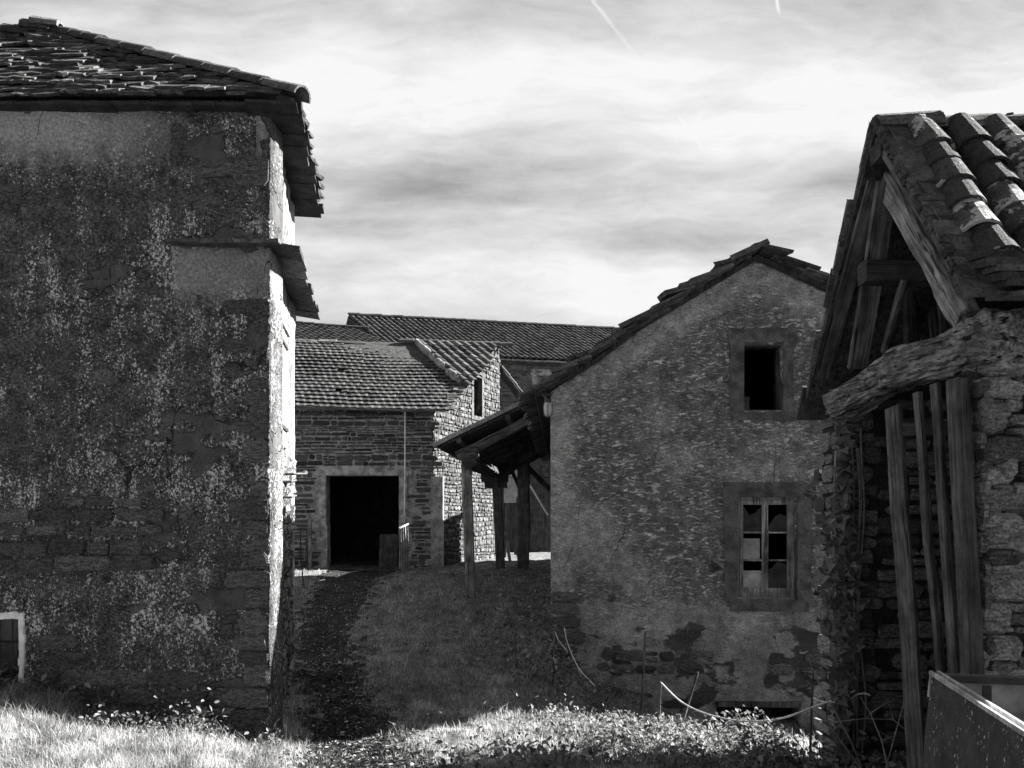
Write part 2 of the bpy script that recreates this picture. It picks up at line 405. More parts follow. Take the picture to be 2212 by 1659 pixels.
def m_house(g):
    """thin render worn back so the rubble reads through as broken dashes"""
    p = g.pos(); px, py, pz = g.sep(p)
    wp = g.warp(p, 4, .1)
    n = g.noise(p, 7, 6, .65); nf = g.noise(p, 45, 4, .7); nl = g.noise(wp, .8, 3, .5)
    dash = g.noise(g.vscale(g.warp(p, 5, .07), (10, 10, 32)), 1, 7, .74)
    d2 = g.mul(g.step(dash, .455, .565), g.step(g.noise(g.vscale(p, (2.4, 2.4, 4)), 1, 4, .6), .28, .62, .25, 1))
    cov = g.step(nl, .68, .50)
    edge = g.m('MAXIMUM', g.step(px, 1.02, .72), g.step(pz, 1.25, .85)); edge = g.m('MAXIMUM', edge, g.step(g.add(pz, g.mul(g.m('ABSOLUTE', g.sub(px, 3.3)), .62)), 5.05, 5.4))
    smooth = g.m('MAXIMUM', edge, g.sub(1.0, cov))
    pl = g.mul(.38, g.mul(g.mix(g.hc(nf), .6, 1.4), g.mix(g.hc(n), .65, 1.3)))
    rub = g.mix(d2, .15, .50); rub = g.mul(rub, g.mul(g.mix(g.hc(nf), .6, 1.4), g.mix(g.hc(n), .6, 1.4)))
    c = g.mix(g.mul(smooth, .8), rub, pl)
    loss = g.mul(g.step(g.add(g.noise(g.vscale(g.warp(p, 4, .2), (1.3, 1, 2.1), (5.2, 0, 3.3)), 1, 5, .55), g.mul(g.step(pz, 1.4, .3), .1)), .64, .675), g.step(pz, 1.75, 1.45))
    vo = g.voro(g.vscale(g.warp(p, 3, .2), (3.2, 3.2, 8)), 1); cr, _, _ = g.sep(vo.outputs['Color'])
    c = g.mix(loss, c, g.mul(g.mix(cr, .04, .11), g.mix(g.hc(nf), .6, 1.4)))
    damp = g.mul(g.step(pz, 1.7, .4), g.step(g.noise(g.vscale(p, (1.6, 1, .9)), 1, 4, .6), .4, .62)); c = g.mix(g.mul(damp, .45), c, .08)
    crk = g.voro(g.warp(g.vscale(p, (1, 1, .45), (1.7, 0, 2.2)), 2.2, .6), .7, 'DISTANCE_TO_EDGE').outputs['Distance']
    ck = g.mul(g.step(crk, .004, .001), g.step(nl, .54, .62)); c = g.mix(ck, c, .02)
    h = g.add(g.mul(n, .5), g.add(g.mul(nf, .3), g.mul(g.mul(d2, g.sub(1.0, g.mul(smooth, .7))), .8))); h = g.sub(h, g.mul(loss, 1.2))
    g.finish(c, h, .035, .95)
def m_slate(lo=.05, hi=.17, lich=.5, la=.62):
    def f(g):
        p = g.pos(); r = g.isl()
        n = g.noise(p, 11, 5, .7); nf = g.noise(p, 55, 3, .7)
        c = g.mul(g.mix(r, lo, hi), g.mix(g.hc(n), .5, 1.5)); c = g.mul(c, g.mix(g.hc(nf), .6, 1.4))
        _, _, nzv = g.sep(g.n('ShaderNodeNewGeometry').outputs['Normal'])
        c = g.mix(g.mul(g.step(g.noise(p, 7, 5, .75), la, la + .08), lich), c, .36)
        g.finish(c, g.add(n, g.mul(nf, .5)), .02, .95)
    return f
def m_canal(g):
    """clay tiles blotched with white lichen and dark moss"""
    p = g.pos(); r = g.isl()
    n = g.noise(p, 10, 5, .7); nf = g.noise(p, 60, 3, .7)
    c = g.mul(g.mix(r, .03, .08), g.mul(g.mix(g.hc(n), .5, 1.4), g.mix(g.hc(nf), .6, 1.4)))
    blot = g.noise(g.vscale(g.warp(p, 14, .05), (6, 6, 6)), 1, 5, .6)
    c = g.mix(g.mul(g.step(g.add(blot, g.mul(g.sub(r, .5), .22)), .56, .60), .95), c, g.mul(.40, g.mix(g.hc(nf), .8, 1.15)))
    c = g.mix(g.step(n, .53, .62), c, .03)
    g.finish(c, g.add(n, g.mul(nf, .7)), .03, .92)
def m_tile(lo=.10, hi=.26, dirt=.6):
    def f(g):
        p = g.pos(); r = g.isl()
        n = g.noise(p, 4, 5, .65); nf = g.noise(p, 40, 3, .7)
        c = g.mul(g.mix(r, lo, hi), g.mul(g.mix(g.hc(n), .55, 1.4), g.mix(g.hc(nf), .75, 1.25)))
        c = g.mix(g.mul(g.step(g.noise(p, 1.3, 5, .6), .5, .66), dirt), c, .07)
        g.finish(c, nf, .01, .85)
    return f
def m_wood(base=.14, k=1.0, sc=1.0):
    def f(g):
        p = g.obj(); w = g.pos()
        gr = g.noise(g.vscale(g.warp(p, 2, .05), (34 * sc, 34 * sc, 1.6)), 1, 6, .7); n = g.noise(w, 5, 4, .6)
        ck = g.noise(g.vscale(g.warp(p, 1.5, .06), (18 * sc, 18 * sc, .7), (3, 1, 0)), 1, 3, .6)
        c = g.mul(base, g.mul(g.mix(g.hc(gr), .35, 1.65), g.mix(g.hc(n), .6, 1.4)))
        c = g.mix(g.step(ck, .63, .68), c, g.mul(base, .2))
        g.finish(c, g.add(gr, g.mul(g.step(ck, .69, .62), .8)), .025 * k, .9)
    return f
def m_beam(g):
    p = g.pos(); gr = g.noise(g.vscale(g.warp(p, 4, .12), (26, 2.2, 30)), 1, 6, .7); n = g.noise(p, 5, 4, .6); ck = g.noise(g.vscale(g.warp(p, 3, .10), (20, 1.1, 30), (3, 1, 0)), 1, 4, .6)
    c = g.mul(.23, g.mul(g.mix(g.hc(gr), .15, 1.85), g.mix(g.hc(n), .55, 1.45))); c = g.mix(g.step(ck, .56, .63), c, .015)
    g.finish(c, g.add(gr, g.mul(g.step(ck, .63, .54), 1.5)), .08, .95)
def m_plain(c0, rough=.8, var=.3, sc=20, metal=0, spec=.3):
    def f(g):
        p = g.pos(); n = g.noise(p, sc, 5, .65); n2 = g.noise(p, sc * .2, 4, .6)
        g.finish(g.mul(c0, g.mul(g.mix(g.hc(n), 1 - var, 1 + var), g.mix(g.hc(n2), 1 - var, 1 + var))), n, .006, rough, metal=metal, spec=spec)
    return f
def m_paint(g):
    """dark worn paint on sheet metal, chipped to bright specks"""
    p = g.pos(); n = g.noise(p, 14, 6, .7); n2 = g.noise(p, 3, 4, .6)
    dent = g.noise(g.vscale(p, (2.2, 2.2, 5)), 1, 2, .5)
    chip = g.step(g.noise(g.vscale(g.warp(p, 20, .03), (48, 48, 30)), 1, 3, .6), .63, .67)
    drip = g.step(g.noise(g.vscale(p, (60, 60, 2.5)), 1, 3, .6), .62, .75)
    c = g.mul(.038, g.mul(g.mix(g.hc(n), .6, 1.4), g.mix(g.hc(n2), .7, 1.3))); c = g.mix(g.mul(drip, .35), c, .05); c = g.mix(chip, c, .5)
    g.finish(c, g.add(g.mul(dent, 6.0), g.sub(g.mul(n, .15), chip)), .006, .5, spec=.35)
def m_glass(g):
    p = g.pos(); n = g.noise(p, 6, 4, .6)
    g.finish(g.mix(g.hc(n), .015, .05), None, rough=.25, spec=.4)
def m_leaf(lo, hi, tr=.35, vr=.7, sp=.3, pw=1):
    def f(g):
        r = g.isl()
        r = g.m('POWER', r, pw); p = g.pos(); n = g.noise(p, 2.2, 4, .6)
        c = g.mul(g.mix(r, lo, hi), g.mix(g.hc(g.noise(p, 3.1, 5, .65)), vr, 2 - vr))
        a = g.n('ShaderNodeBsdfPrincipled'); g.put(a.inputs['Base Color'], c); a.inputs['Roughness'].default_value = .55; a.inputs['Specular IOR Level'].default_value = sp
        t = g.n('ShaderNodeBsdfTranslucent'); g.put(t.inputs[0], g.mul(c, 1.3))
        mx = g.n('ShaderNodeMixShader'); mx.inputs[0].default_value = tr
        g.t.links.new(a.outputs[0], mx.inputs[1]); g.t.links.new(t.outputs[0], mx.inputs[2])
        o = g.n('ShaderNodeOutputMaterial'); g.t.links.new(mx.outputs[0], o.inputs[0])
    return f
def m_soil(g):
    p = g.pos(); n = g.noise(p, 3, 6, .65); nf = g.noise(p, 30, 5, .7)
    c = g.mul(.15, g.mul(g.mix(g.hc(n), .4, 1.6), g.mix(g.hc(nf), .4, 1.6)))
    g.finish(c, g.add(nf, n), .05, .95, spec=.05)
def m_path(g):
    """dark wet earth with leaf litter and small stones"""
    p = g.pos(); n = g.noise(p, 2.5, 6, .65); nf = g.noise(p, 35, 5, .7)
    vo = g.voro(g.warp(p, 12, .06), 16); cr, _, _ = g.sep(vo.outputs['Color'])
    pe = g.mul(g.step(vo.outputs['Distance'], .45, .3), g.step(cr, .62, .8))
    c = g.mul(.032, g.mul(g.mix(g.hc(n), .5, 1.6), g.mix(g.hc(nf), .4, 1.6))); c = g.mix(pe, c, g.mul(.1, g.mix(g.hc(nf), .5, 1.5)))
    g.finish(c, g.add(g.add(nf, n), pe), .04, .9, spec=.06)

MT = {}
for nm, fn in dict(
    tower=m_tower, side=m_side, house=m_house, quoin=m_rubble(.05, .12, .35), barn_stone=m_rubble(.035, .12, .25), gable_stone=m_rubble(.055, .16, .15),
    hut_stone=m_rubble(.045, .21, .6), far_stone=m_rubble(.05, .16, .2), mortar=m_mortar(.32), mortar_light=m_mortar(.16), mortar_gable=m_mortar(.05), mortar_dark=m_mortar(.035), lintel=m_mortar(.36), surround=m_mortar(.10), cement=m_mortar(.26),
    lauze=m_slate(.03, .11, .4), slab_dark=m_slate(.045, .13, .3), moss_slab=m_slate(.025, .08, .35), canal=m_canal, channel=m_slate(.03, .07, .2), barn_tile=m_tile(.022, .068, .6), barn_canal=m_tile(.03, .12, .2), far_tile=m_tile(.025, .075, .4),
    wood=m_wood(.09), wood_pale=m_wood(.2), wood_dark=m_wood(.05), beam=m_beam, shutter=m_wood(.3), door=m_wood(.03), frame=m_wood(.25),
    iron=m_plain(.05, .6), zinc=m_plain(.2, .45, metal=.4), white=m_plain(.85, .6, .15), board=m_plain(.3, .8, .25, 8), paint=m_paint, rim=m_plain(.42, .45, .35, 30, .3),
    inner=m_plain(.3, .7, .3, 9), glass=m_glass, black=m_plain(.02, .95, .2), rope=m_plain(.5, .8, .2, 60), lampglass=m_plain(.4, .3, .2), rubber=m_plain(.03, .9),
    grass=m_leaf(.13, .40, .5, .25), weed=m_leaf(.05, .24, .4, .5), ivy=m_leaf(.05, .16, .2), litter=m_leaf(.010, .42, .1, .5, .06, 9), stem=m_plain(.2, .8), soil=m_soil, path=m_path).items():  # grass: wide tone spread paints in shadowed hollows
    MT[nm] = material(nm, fn)
# ------------------------------------------------------------------ ground
CP = [(-2.4, 8, -2.26), (-3.5, 8, -2.05), (-5.1, 8, -1.72), (-7.5, 8, -1.5), (-4.4, 6.2, -1.74), (-3, 6.3, -1.92), (-5, 4, -1.6), (-1.6, 6.3, -2.12), (0, 6.6, -2.1), (0, 4, -1.85), (0, 0, -1.65), (1.6, 5, -2.12), (3.5, 4, -2.25), (4.5, 2, -2.0), (-4, 0, -1.5),
      (1.0, 7.8, -2.22), (2.2, 7.9, -2.36), (3.2, 7.6, -2.42), (2.0, 9.6, -2.62), (2.6, 10.5, -2.85), (3.6, 10.4, -2.85), (4.6, 9.5, -2.7), (1.4, 10.4, -2.4), (.55, 10.9, -2.12), (0.2, 10.3, -2.1), (-1, 10, -2.02), (-2.4, 11, -2.0), (-2.0, 9.5, -2.14), (-.6, 8.6, -2.16),
      (-.8, 15, -1.56), (.6, 14, -1.62), (.4, 12.2, -1.86), (-1.5, 13, -1.84), (-3.2, 14, -1.75), (-3.6, 18, -1.6), (-2, 19, -1.62), (-5, 23.5, -1.6), (-2.5, 23.5, -1.62), (-.3, 22, -1.5), (.4, 22, -1.5), (1, 17, -1.5), (0, 26, -1.5), (2, 30, -1.5), (-6, 13, -1.6), (-9, 18, -1.5),
      (5.5, 7, -2.2), (3.2, 5.8, -2.3), (8, 8, -2.2), (8, 16, -1.8), (-12, 28, -1.5), (12, 30, -1.5), (-9, 3, -1.4), (9, 2, -1.9), (0, -8, -1.5), (0, 40, -1.5), (30, 20, -1.6), (-30, 20, -1.4), (0, 70, -1.4), (60, 60, -1.4), (-60, 60, -1.4)]
CPA = np.array(CP)
def ground_np(x, y):
    d2 = (x[..., None] - CPA[:, 0]) ** 2 + (y[..., None] - CPA[:, 1]) ** 2 + .12
    w = d2 ** -1.9
    return E + (w * CPA[:, 2]).sum(-1) / w.sum(-1)
PATHC = [(-1.0, 5.6, .72), (-1.2, 6.7, .6), (-1.6, 8, .48), (-1.93, 9, .42), (-2.4, 10.3, .42), (-2.85, 12, .45), (-3.2, 14, .5), (-3.55, 16.5, .6), (-4.0, 20, .8), (-4.2, 23.6, 1.2)]
def path_d(x, y):
    ys = np.array([p[1] for p in PATHC]); xc = np.interp(y, ys, [p[0] for p in PATHC]); hw = np.interp(y, ys, [p[2] for p in PATHC])
    return np.abs(x - xc) - hw
def gnoise(x, y, s):
    a = np.sin(x * 3.1 * s + 1.7 * np.sin(y * 2.3 * s)) * np.cos(y * 2.7 * s + 1.3 * np.sin(x * 1.9 * s + .7))
    b = np.sin(x * 7.3 * s + 2.1 * np.sin(y * 6.1 * s + 1.1)) * np.cos(y * 6.7 * s + 1.9 * np.sin(x * 5.3 * s))
    return a * .65 + b * .35
def gh(x, y):
    x = np.asarray(x, float); y = np.asarray(y, float)
    z = ground_np(x, y)
    pd = path_d(x, y); rut = np.clip(-pd / .5, 0, 1)
    z = z - .05 * rut + .026 * gnoise(x, y, 1.9) + .018 * gnoise(x + 5, y, 5) - .06 * np.exp(-(((x + .15 - .25 * (y - 11)) / .28) ** 2)) * np.clip((y - 8.5) / 2, 0, 1) * np.clip((17 - y) / 3, 0, 1)
    return z
def G0(x, y): return float(gh(np.array([x]), np.array([y]))[0])
def make_ground():
    def axis(segs):
        out = []
        for a, b, s in segs: out += list(np.arange(a, b, s))
        return np.array(out)
    xs = axis([(-400, -60, 60), (-60, -12, 6), (-12, -6, .5), (-6, 5, .09), (5, 12, .5), (12, 60, 6), (60, 401, 60)])
    ys = axis([(-60, -6, 6), (-6, 4.5, .5), (4.5, 12, .08), (12, 25, .16), (25, 40, 1), (40, 80, 5), (80, 901, 60)])
    X, Y = np.meshgrid(xs, ys); Z = gh(X, Y)
    verts = np.stack([X, Y, Z], -1).reshape(-1, 3); nx = len(xs)
    cx = (X[:-1, :-1] + X[1:, 1:]) / 2; cy = (Y[:-1, :-1] + Y[1:, 1:]) / 2
    pd = path_d(cx, cy) + .26 * gnoise(cx, cy, 1.9) + .14 * gnoise(cx, cy, 6)
    onp = (pd < 0) & (cy > 5.5) & (cy < 23.6)
    idx = np.arange(len(verts)).reshape(Y.shape)
    quads = np.stack([idx[:-1, :-1], idx[:-1, 1:], idx[1:, 1:], idx[1:, :-1]], -1)
    for nm, sel, mt in (('ground', ~onp, 'soil'), ('path', onp, 'path')):
        q = quads[sel]; used = np.unique(q); mp = np.full(len(verts), -1); mp[used] = np.arange(len(used))
        me = bpy.data.meshes.new(nm); me.from_pydata(verts[used].tolist(), [], mp[q].tolist()); me.update()
        me.polygons.foreach_set('use_smooth', [True] * len(me.polygons)); me.materials.append(MT[mt])
        o = bpy.data.objects.new(nm, me); COL.objects.link(o); tag(o, kind='structure')
make_ground()
UP = V((0, 0, 1)); XA = V((1, 0, 0)); YA = V((0, 1, 0))

# ------------------------------------------------------------------ stone tower house on the left
TC = V((-2.41, 8, 0)); TF = V((-2.80, 10.35, 0))
tw = thing('stone_house', 'tall two storey stone house with dark lichen spotted render and slab roof, left edge', 'house', (-2.41, 8, 0))
TZ = E + 4.12                                              # wall top
fo_ = V((-7.6, 8, 0)); TU = 7.6 - 2.41
def tu(px, y=8.0): return (px - CX) / F * y + 7.6
def tz(py, y=8.0): return E + (HY - py) / F * y
def twdisp(u, v):
    return .022 * fbm((u, v, 1.0), 1.3) + .012 * fbm((u, v, 4.0), 5) - .018 * max(0, nz((u * 1.1, v * 2, 9), 1.6) - .25) * 2
mb = MB(); vent = [(tu(-70), tz(1490)), (tu(48), tz(1490)), (tu(48), tz(1337)), (tu(-70), tz(1337))]
wall_mesh(mb, fo_, XA, [(0, -.3), (TU, -.3), (TU, TZ), (0, TZ)], [vent], .45, .06, twdisp)
twf = mb.build('front_wall', MT['tower'], tw, True)
sd = (TF - TC).normalized(); SL = (TF - TC).length
def su(px, py): h = hit(px, py, TC, sd.cross(UP)); return ((h - TC).dot(sd), h.z)
mb = MB()
door = [(.62, -.2), (1.12, -.2), (1.12, G0(-2.5, 8.8) + 1.92), (.62, G0(-2.5, 8.8) + 1.92)]
win = [(.78, 2.98), (1.42, 2.98), (1.42, 4.28), (.78, 4.28)]
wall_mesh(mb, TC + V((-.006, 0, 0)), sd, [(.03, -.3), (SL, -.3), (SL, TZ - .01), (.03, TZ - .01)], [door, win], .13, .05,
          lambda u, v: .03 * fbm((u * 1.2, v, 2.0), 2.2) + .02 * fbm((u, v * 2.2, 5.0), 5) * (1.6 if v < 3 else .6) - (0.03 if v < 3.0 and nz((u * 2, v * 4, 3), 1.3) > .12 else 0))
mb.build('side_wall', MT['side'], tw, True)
mb = MB()
wall_mesh(mb, V((-2.8, 10.35, 0)), V((-1, 0, 0)), [(0, -.3), (4.8, -.3), (4.8, TZ), (0, TZ)], [], .3)
wall_mesh(mb, V((-7.6, 10.35, 0)), V((0, -1, 0)), [(0, -.3), (2.35, -.3), (2.35, TZ), (0, TZ)], [], .3)
mb.build('rear_wall', MT['mortar'], tw)
# exposed corner stones and the bare footing
mb = MB(); vv = G0(-2.6, 8) - .15; k = 0
while vv < 4.3:
    h = R(.12, .26); L = R(.28, .62) if k % 2 else R(.18, .4)
    if vv < 2.4 or nz((0, vv * 2.1, 4)) > -.15:
        stone(mb, fo_, XA, V((0, -1, 0)), TU - L - .008 + J(.012), vv, L, h - .018, R(.004, .03))
    vv += h; k += 1
for (a, b, w, h) in ((TU - .75, 5.55, .42, .16), (TU - .36, 5.48, .36, .3), (TU - .95, 5.25, .5, .14), (TU - .98, 5.72, .16, .34)):
    stone(mb, fo_, XA, V((0, -1, 0)), a, b, w, h, .02)
def base_in(u, v):
    gz = G0(u - 7.6, 8)
    return u < TU - .4 and not inpoly((u, v), [(p[0] + s[0] * .2, p[1] + s[1] * .2) for p, s in zip(vent, ((-1, -1), (1, -1), (1, 1), (-1, 1)))]) and (v < gz + .55 + .25 * nz((u * 1.4, 0, 2)) or (abs(v - 2.02) < .32 and u < 3.95 + .4 * nz((0, v * 3, 1)) and u > 2.2))
rubble(mb, fo_, XA, 0, TU - .35, .0, 2.6, base_in, (.1, .22), (.2, .55), .02, (.012, .032))
merge(twf, mb, MT['quoin'])
# cellar window with a white painted reveal
mb = MB()
for (x0, y0, x1, y1) in ((-78, 1337, 53, 1323), (43, 1488, 53, 1337)):
    a = P(x0, y0, 7.985); b = P(x1, y1, 7.985); pts = 9
    for i in range(pts):
        f0, f1 = i / pts, (i + 1) / pts
        if abs(x1 - x0) > abs(y1 - y0): mb.box(V((a.x + (b.x - a.x) * f0, 7.965, a.z + J(.006))), V(((b.x - a.x) / pts, 0, 0)), V((0, .12, 0)), V((0, 0, (b.z - a.z) + J(.012))), .003)
        else: mb.box(V((a.x + J(.006), 7.965, a.z + (b.z - a.z) * f0)), V((b.x - a.x + J(.012), 0, 0)), V((0, .12, 0)), V((0, 0, (b.z - a.z) / pts)), .003)
w = mb.build('window_surround', MT['white'], tw)
mb = MB(); a = P(-78, 1492, 8.2); b = P(52, 1335, 8.2); mb.box(V((a.x, 8.2, a.z)), V((b.x - a.x, 0, 0)), V((0, .02, 0)), V((0, 0, b.z - a.z))); pw = mb.build('window_pane', MT['glass'], tw)
mb = MB()
for fx in (.2, .55, .86): mb.tube([V((a.x + (b.x - a.x) * fx, 8.15, a.z)), V((a.x + (b.x - a.x) * fx, 8.15, b.z))], .008)
for fz in (.3, .65): mb.tube([V((a.x, 8.14, a.z + (b.z - a.z) * fz)), V((b.x, 8.14, a.z + (b.z - a.z) * fz + .02))], .008)
mb.build('window_grille', MT['iron'], tw)
# slab ledge round the corner
mb = MB()
a = P(372, 527, 8).x + 7.6; u_ = a
while u_ < TU + .12:
    w = R(.16, .34); mb.box(fo_ + V((u_, .1, tz(533) + J(.008))), V((min(w, TU + .14 - u_) - .004, 0, 0)), V((0, -.27 + J(.035), -.015)), V((0, 0, R(.03, .05))), .006); u_ += w
u_ = -.1
while u_ < SL + .08:
    w = R(.22, .4); mb.box(TC + sd * u_ + V((-.1, 0, tz(533) + J(.006))), sd * (w - .004), V((.38 + J(.025), .05, -.05)), V((0, 0, R(.032, .05))), .006); u_ += w
mb.build('stone_ledge', MT['lauze'], tw)
# roof: front slope, sunny side slope, hip
ez = E + 4.07; ea = V((-7.9, 7.84, ez)); ec = V((-2.10, 7.84, ez)); ed = V((-2.53, 10.62, ez)); ap = V((-5.15, 9.2, E + 5.47)); al = V((-7.9, 9.2, E + 5.18))
mb = MB()
du = XA; dvv = (V((0, ap.y - ea.y, ap.z - ea.z))); SLF = dvv.length; dvv.normalize(); ux = ap.x - ea.x; uc = ec.x - ea.x
def fin(u, v): return u < uc + .02 - (uc - ux) * (v / SLF) and v < SLF * (1 if u > ux - .1 else (.86 + .14 * u / ux))
def tsag(a, b): return .03 * nz((a * .9, b * 1.3, 5)) + .035 * fbm((a * 2.4, b * 3.2, 2), 1.0)
slabs(mb, ea, du, dvv, -.1, uc + .1, 0, SLF + .1, fin, .072, (.12, .36), .024, .8, .022, tsag)
e2 = (ed - ec); L2 = e2.length; e2.normalize(); mid = ec + e2 * ((ap - ec).dot(e2)); dv2 = (ap - mid); S2 = dv2.length; dv2.normalize(); um = (mid - ec).length
def sin_(u, v): f = v / S2; return um * f + .2 < u < L2 - (L2 - um) * f - .02 and v < S2 * .8
slabs(mb, ec, e2, dv2, -.05, L2, 0, S2, sin_, .13, (.14, .34), .034, 1.0, .05)
# solid roof body below the slabs, with an under-eave
def quad(mb, a, b, c, d, t):
    n = (b - a).cross(d - a).normalized()
    if n.z < 0: n = -n
    q = [a, b, c, d]; mb.add(q + [p - n * t for p in q], [(0, 1, 2, 3), (7, 6, 5, 4)] + [(i, 4 + i, 4 + (i + 1) % 4, (i + 1) % 4) for i in range(4)])
quad(mb, ea + dvv * .16, ec + V((-.14, 0, 0)) + dvv * .16, ap, al, .05)
quad(mb, ec + V((-.03, .03, 0)), ed + V((-.03, 0, 0)), ap, ap + V((.01, .01, 0)), .06)
quad(mb, ed, V((-7.9, 10.62, ez)), al, ap, .06)
mb.build('roof', MT['lauze'], tw)
mb = MB()                                                 # soffit slabs seen from below along the sunny eave
u_ = -.05
while u_ < L2 + .05:
    w = R(.12, .3); p = ec + e2 * u_; mb.box(p + V((-.5, 0, -.05 + J(.008))), e2 * (w - .006), V((.52 + J(.04), 0, -.03 + J(.012))), V((0, 0, -R(.03, .05))), .006); u_ += w
u_ = 0
while u_ < uc - .3:
    w = R(.15, .4); mb.box(ea + V((u_, .02, -.035)), V((w - .006, 0, 0)), V((0, .3, .0)), V((0, 0, -R(.02, .035))), .006); u_ += w
mb.build('eave_course', MT['mortar_dark'], tw)  # near-black colour paints in the shade under the eave
mb = MB(); hd = (ap - ec); HL = hd.length; hd.normalize(); hs = hd.cross(UP).normalized(); hn = hs.cross(hd).normalized(); s = -.06
while s < HL:
    L = R(.36, .5) if s < HL * .72 else R(.2, .3)
    half_tile(mb, ec + hd * (s + L + .05) + hn * (.0 + J(.006)), hs, -hd, hn, L + .06, .125, .108, .02, 9); s += L
for i in range(26):
    f = i / 26; p = ap.lerp(al, f); half_tile(mb, p + V((0, 0, -.03 + J(.02) + .07 * max(0, 1 - i / 5))), YA, V((-1, 0, .02)), UP, .3, .14 + J(.03), .12, .04, 6)
mb.build('hip_tiles', MT['lauze'], tw)
# shutters, door and ironwork on the sunny wall
nS = sd.cross(UP)
def tside(u, v, off): return TC + sd * u + UP * v + nS * off
mb = MB()
for i in range(4):
    u0 = win[0][0] + .16 * i; mb.box(tside(u0, win[0][1] - .02, -.02), sd * .152, nS * .035, UP * (1.32 + J(.02)), .003)
sh = mb.build('shutter', MT['shutter'], tw)
for v in (3.15, 4.1): mb = MB(); mb.box(tside(.78, v, .016), sd * .6, nS * .02, UP * .035); mb.build('hinge', MT['iron'], sh)
mb = MB(); mb.box(tside(.74, 4.28, -.03), sd * .74, nS * .07, UP * .07, .004); mb.box(tside(.70, 2.96, -.03), sd * .06, nS * .06, UP * 1.32, .004); mb.build('shutter_frame', MT['frame'], tw)
mb = MB()
for i in range(3): mb.box(tside(.62 + i * .17, 0, -.17), sd * .162, nS * .04, UP * door[2][1], .002)
dr = mb.build('door', MT['door'], tw)
mb = MB()
for v in (2.55, 2.38): mb = MB(); mb.tube([tside(.75, v, 0), tside(.75, v, .13), tside(.82, v + .02, .17)], .014); mb.build('iron_hook', MT['iron'], tw)
mb = MB()
mb.tube([tside(1.3, 2.66, 0), tside(1.3, 2.66, .1), tside(1.42, 2.67, .22)], .016); mb.tube([tside(1.42, 2.67, .2), tside(1.46, 2.69, .22)], .03)
mb.build('iron_hook', MT['iron'], tw); mb = MB(); mb.tube([tside(1.9, 2.0, -.02), tside(1.9, 2.02, .12), tside(1.92, 1.62, .12), tside(1.92, 1.3, .16)], .009)
mb.build('iron_hook', MT['iron'], tw)
# ------------------------------------------------------------------ barn at the end of the lane
BY = 24.0
bc = V((-2.36, BY, 0)); bf = V((-.45, 28, 0))
bn = thing('barn', 'stone barn with large dark doorway and sagging tiled roof at end of lane', 'barn', (-4.5, BY, 0))
bo = V((-8.2, BY, 0)); BUx = 8.2 - 2.36
def bu(px, y=BY): return (px - CX) / F * y + 8.2
def bz(py, y=BY): return E + (HY - py) / F * y
bez = bz(884); dw = [(bu(705), -.2), (bu(862), -.2), (bu(862), bz(1027)), (bu(705), bz(1027))]
mb = MB(); wall_mesh(mb, bo, XA, [(0, 0), (BUx, 0), (BUx, bez), (0, bez)], [dw], .5, .3, lambda u, v: .02 * nz((u, v, 3), 2)); mb.build('front_wall', MT['mortar'], bn)
mb = MB()
def bin_(u, v): return not (bu(690) < u < bu(876) and v < bz(1027)) and not (bu(680) < u < bu(892) and v < bz(1003)) and v < bez - .05 and not (u > bu(931) and v < bz(1030))
rubble(mb, bo, XA, 1.2, BUx - .03, .35, bez, bin_, (.06, .2), (.1, .62), .03, (.012, .045), .07)
mb.build('front_stonework', MT['barn_stone'], bn)
mb = MB(); mb.box(V((bu(683) - 8.2, BY - .05, bz(1027))), V((bu(890) - bu(683), 0, 0)), V((0, .3, 0)), V((0, 0, bz(1006) - bz(1027))), .008); mb.build('door_lintel', MT['lintel'], bn)
for (x0, x1) in ((692, 705), (862, 877)):
    mb = MB(); zz = .4
    while zz < bz(1028) - .01:
        h = min(R(.5, .9), bz(1028) - zz); mb.box(V((bu(x0) - 8.2 - (J(.04) if x0 == 692 else 0), BY - .04, zz)), V((bu(x1) - bu(x0) + (J(.05) if x0 != 692 else 0), 0, 0)), V((0, .42, 0)), V((0, 0, h - .008)), .008); zz += h
    mb.build('door_jamb', MT['lintel'], bn)
mb = MB(); mb.box(V((bu(931) - 8.2, BY - .08, .3)), V((bu(957) - bu(931), 0, 0)), V((0, .4, 0)), V((0, 0, bz(1030) - .3)), .01); mb.build('corner_pier', MT['lintel'], bn)
# sunny gable wall with its slit window
gd = (bf - bc).normalized(); GL = (bf - bc).length; gn = gd.cross(UP)
def gu(px, py): h = hit(px, py, bc, gn); return ((h - bc).dot(gd), h.z)
gw = [gu(1022, 897), gu(1040, 895), gu(1040, 818), gu(1022, 820)]
wz1 = gw[0][1]; wz2 = gw[2][1]; gw = [(gw[0][0], wz1), (gw[1][0], wz1), (gw[1][0], wz2), (gw[0][0], wz2)]
rt = bz(752, 28)
mb = MB(); wall_mesh(mb, bc, gd, [(0, 0), (GL, 0), (GL, rt), (0, bez)], [gw], .45); mb.build('gable_wall', MT['mortar_gable'], bn)
def gin(u, v): return 0 <= u < GL and v < bez + (rt - bez) * u / GL - .05 and not (gw[0][0] - .1 < u < gw[1][0] + .1 and wz1 - .15 < v < wz2 + .2) and not (u < .25 and v < bz(1030))
mb = MB(); rubble(mb, bc, gd, 0, GL, .4, rt, gin, (.07, .19), (.09, .26), .024, (.012, .05), .08); mb.build('gable_stonework', MT['gable_stone'], bn)
mb = MB()
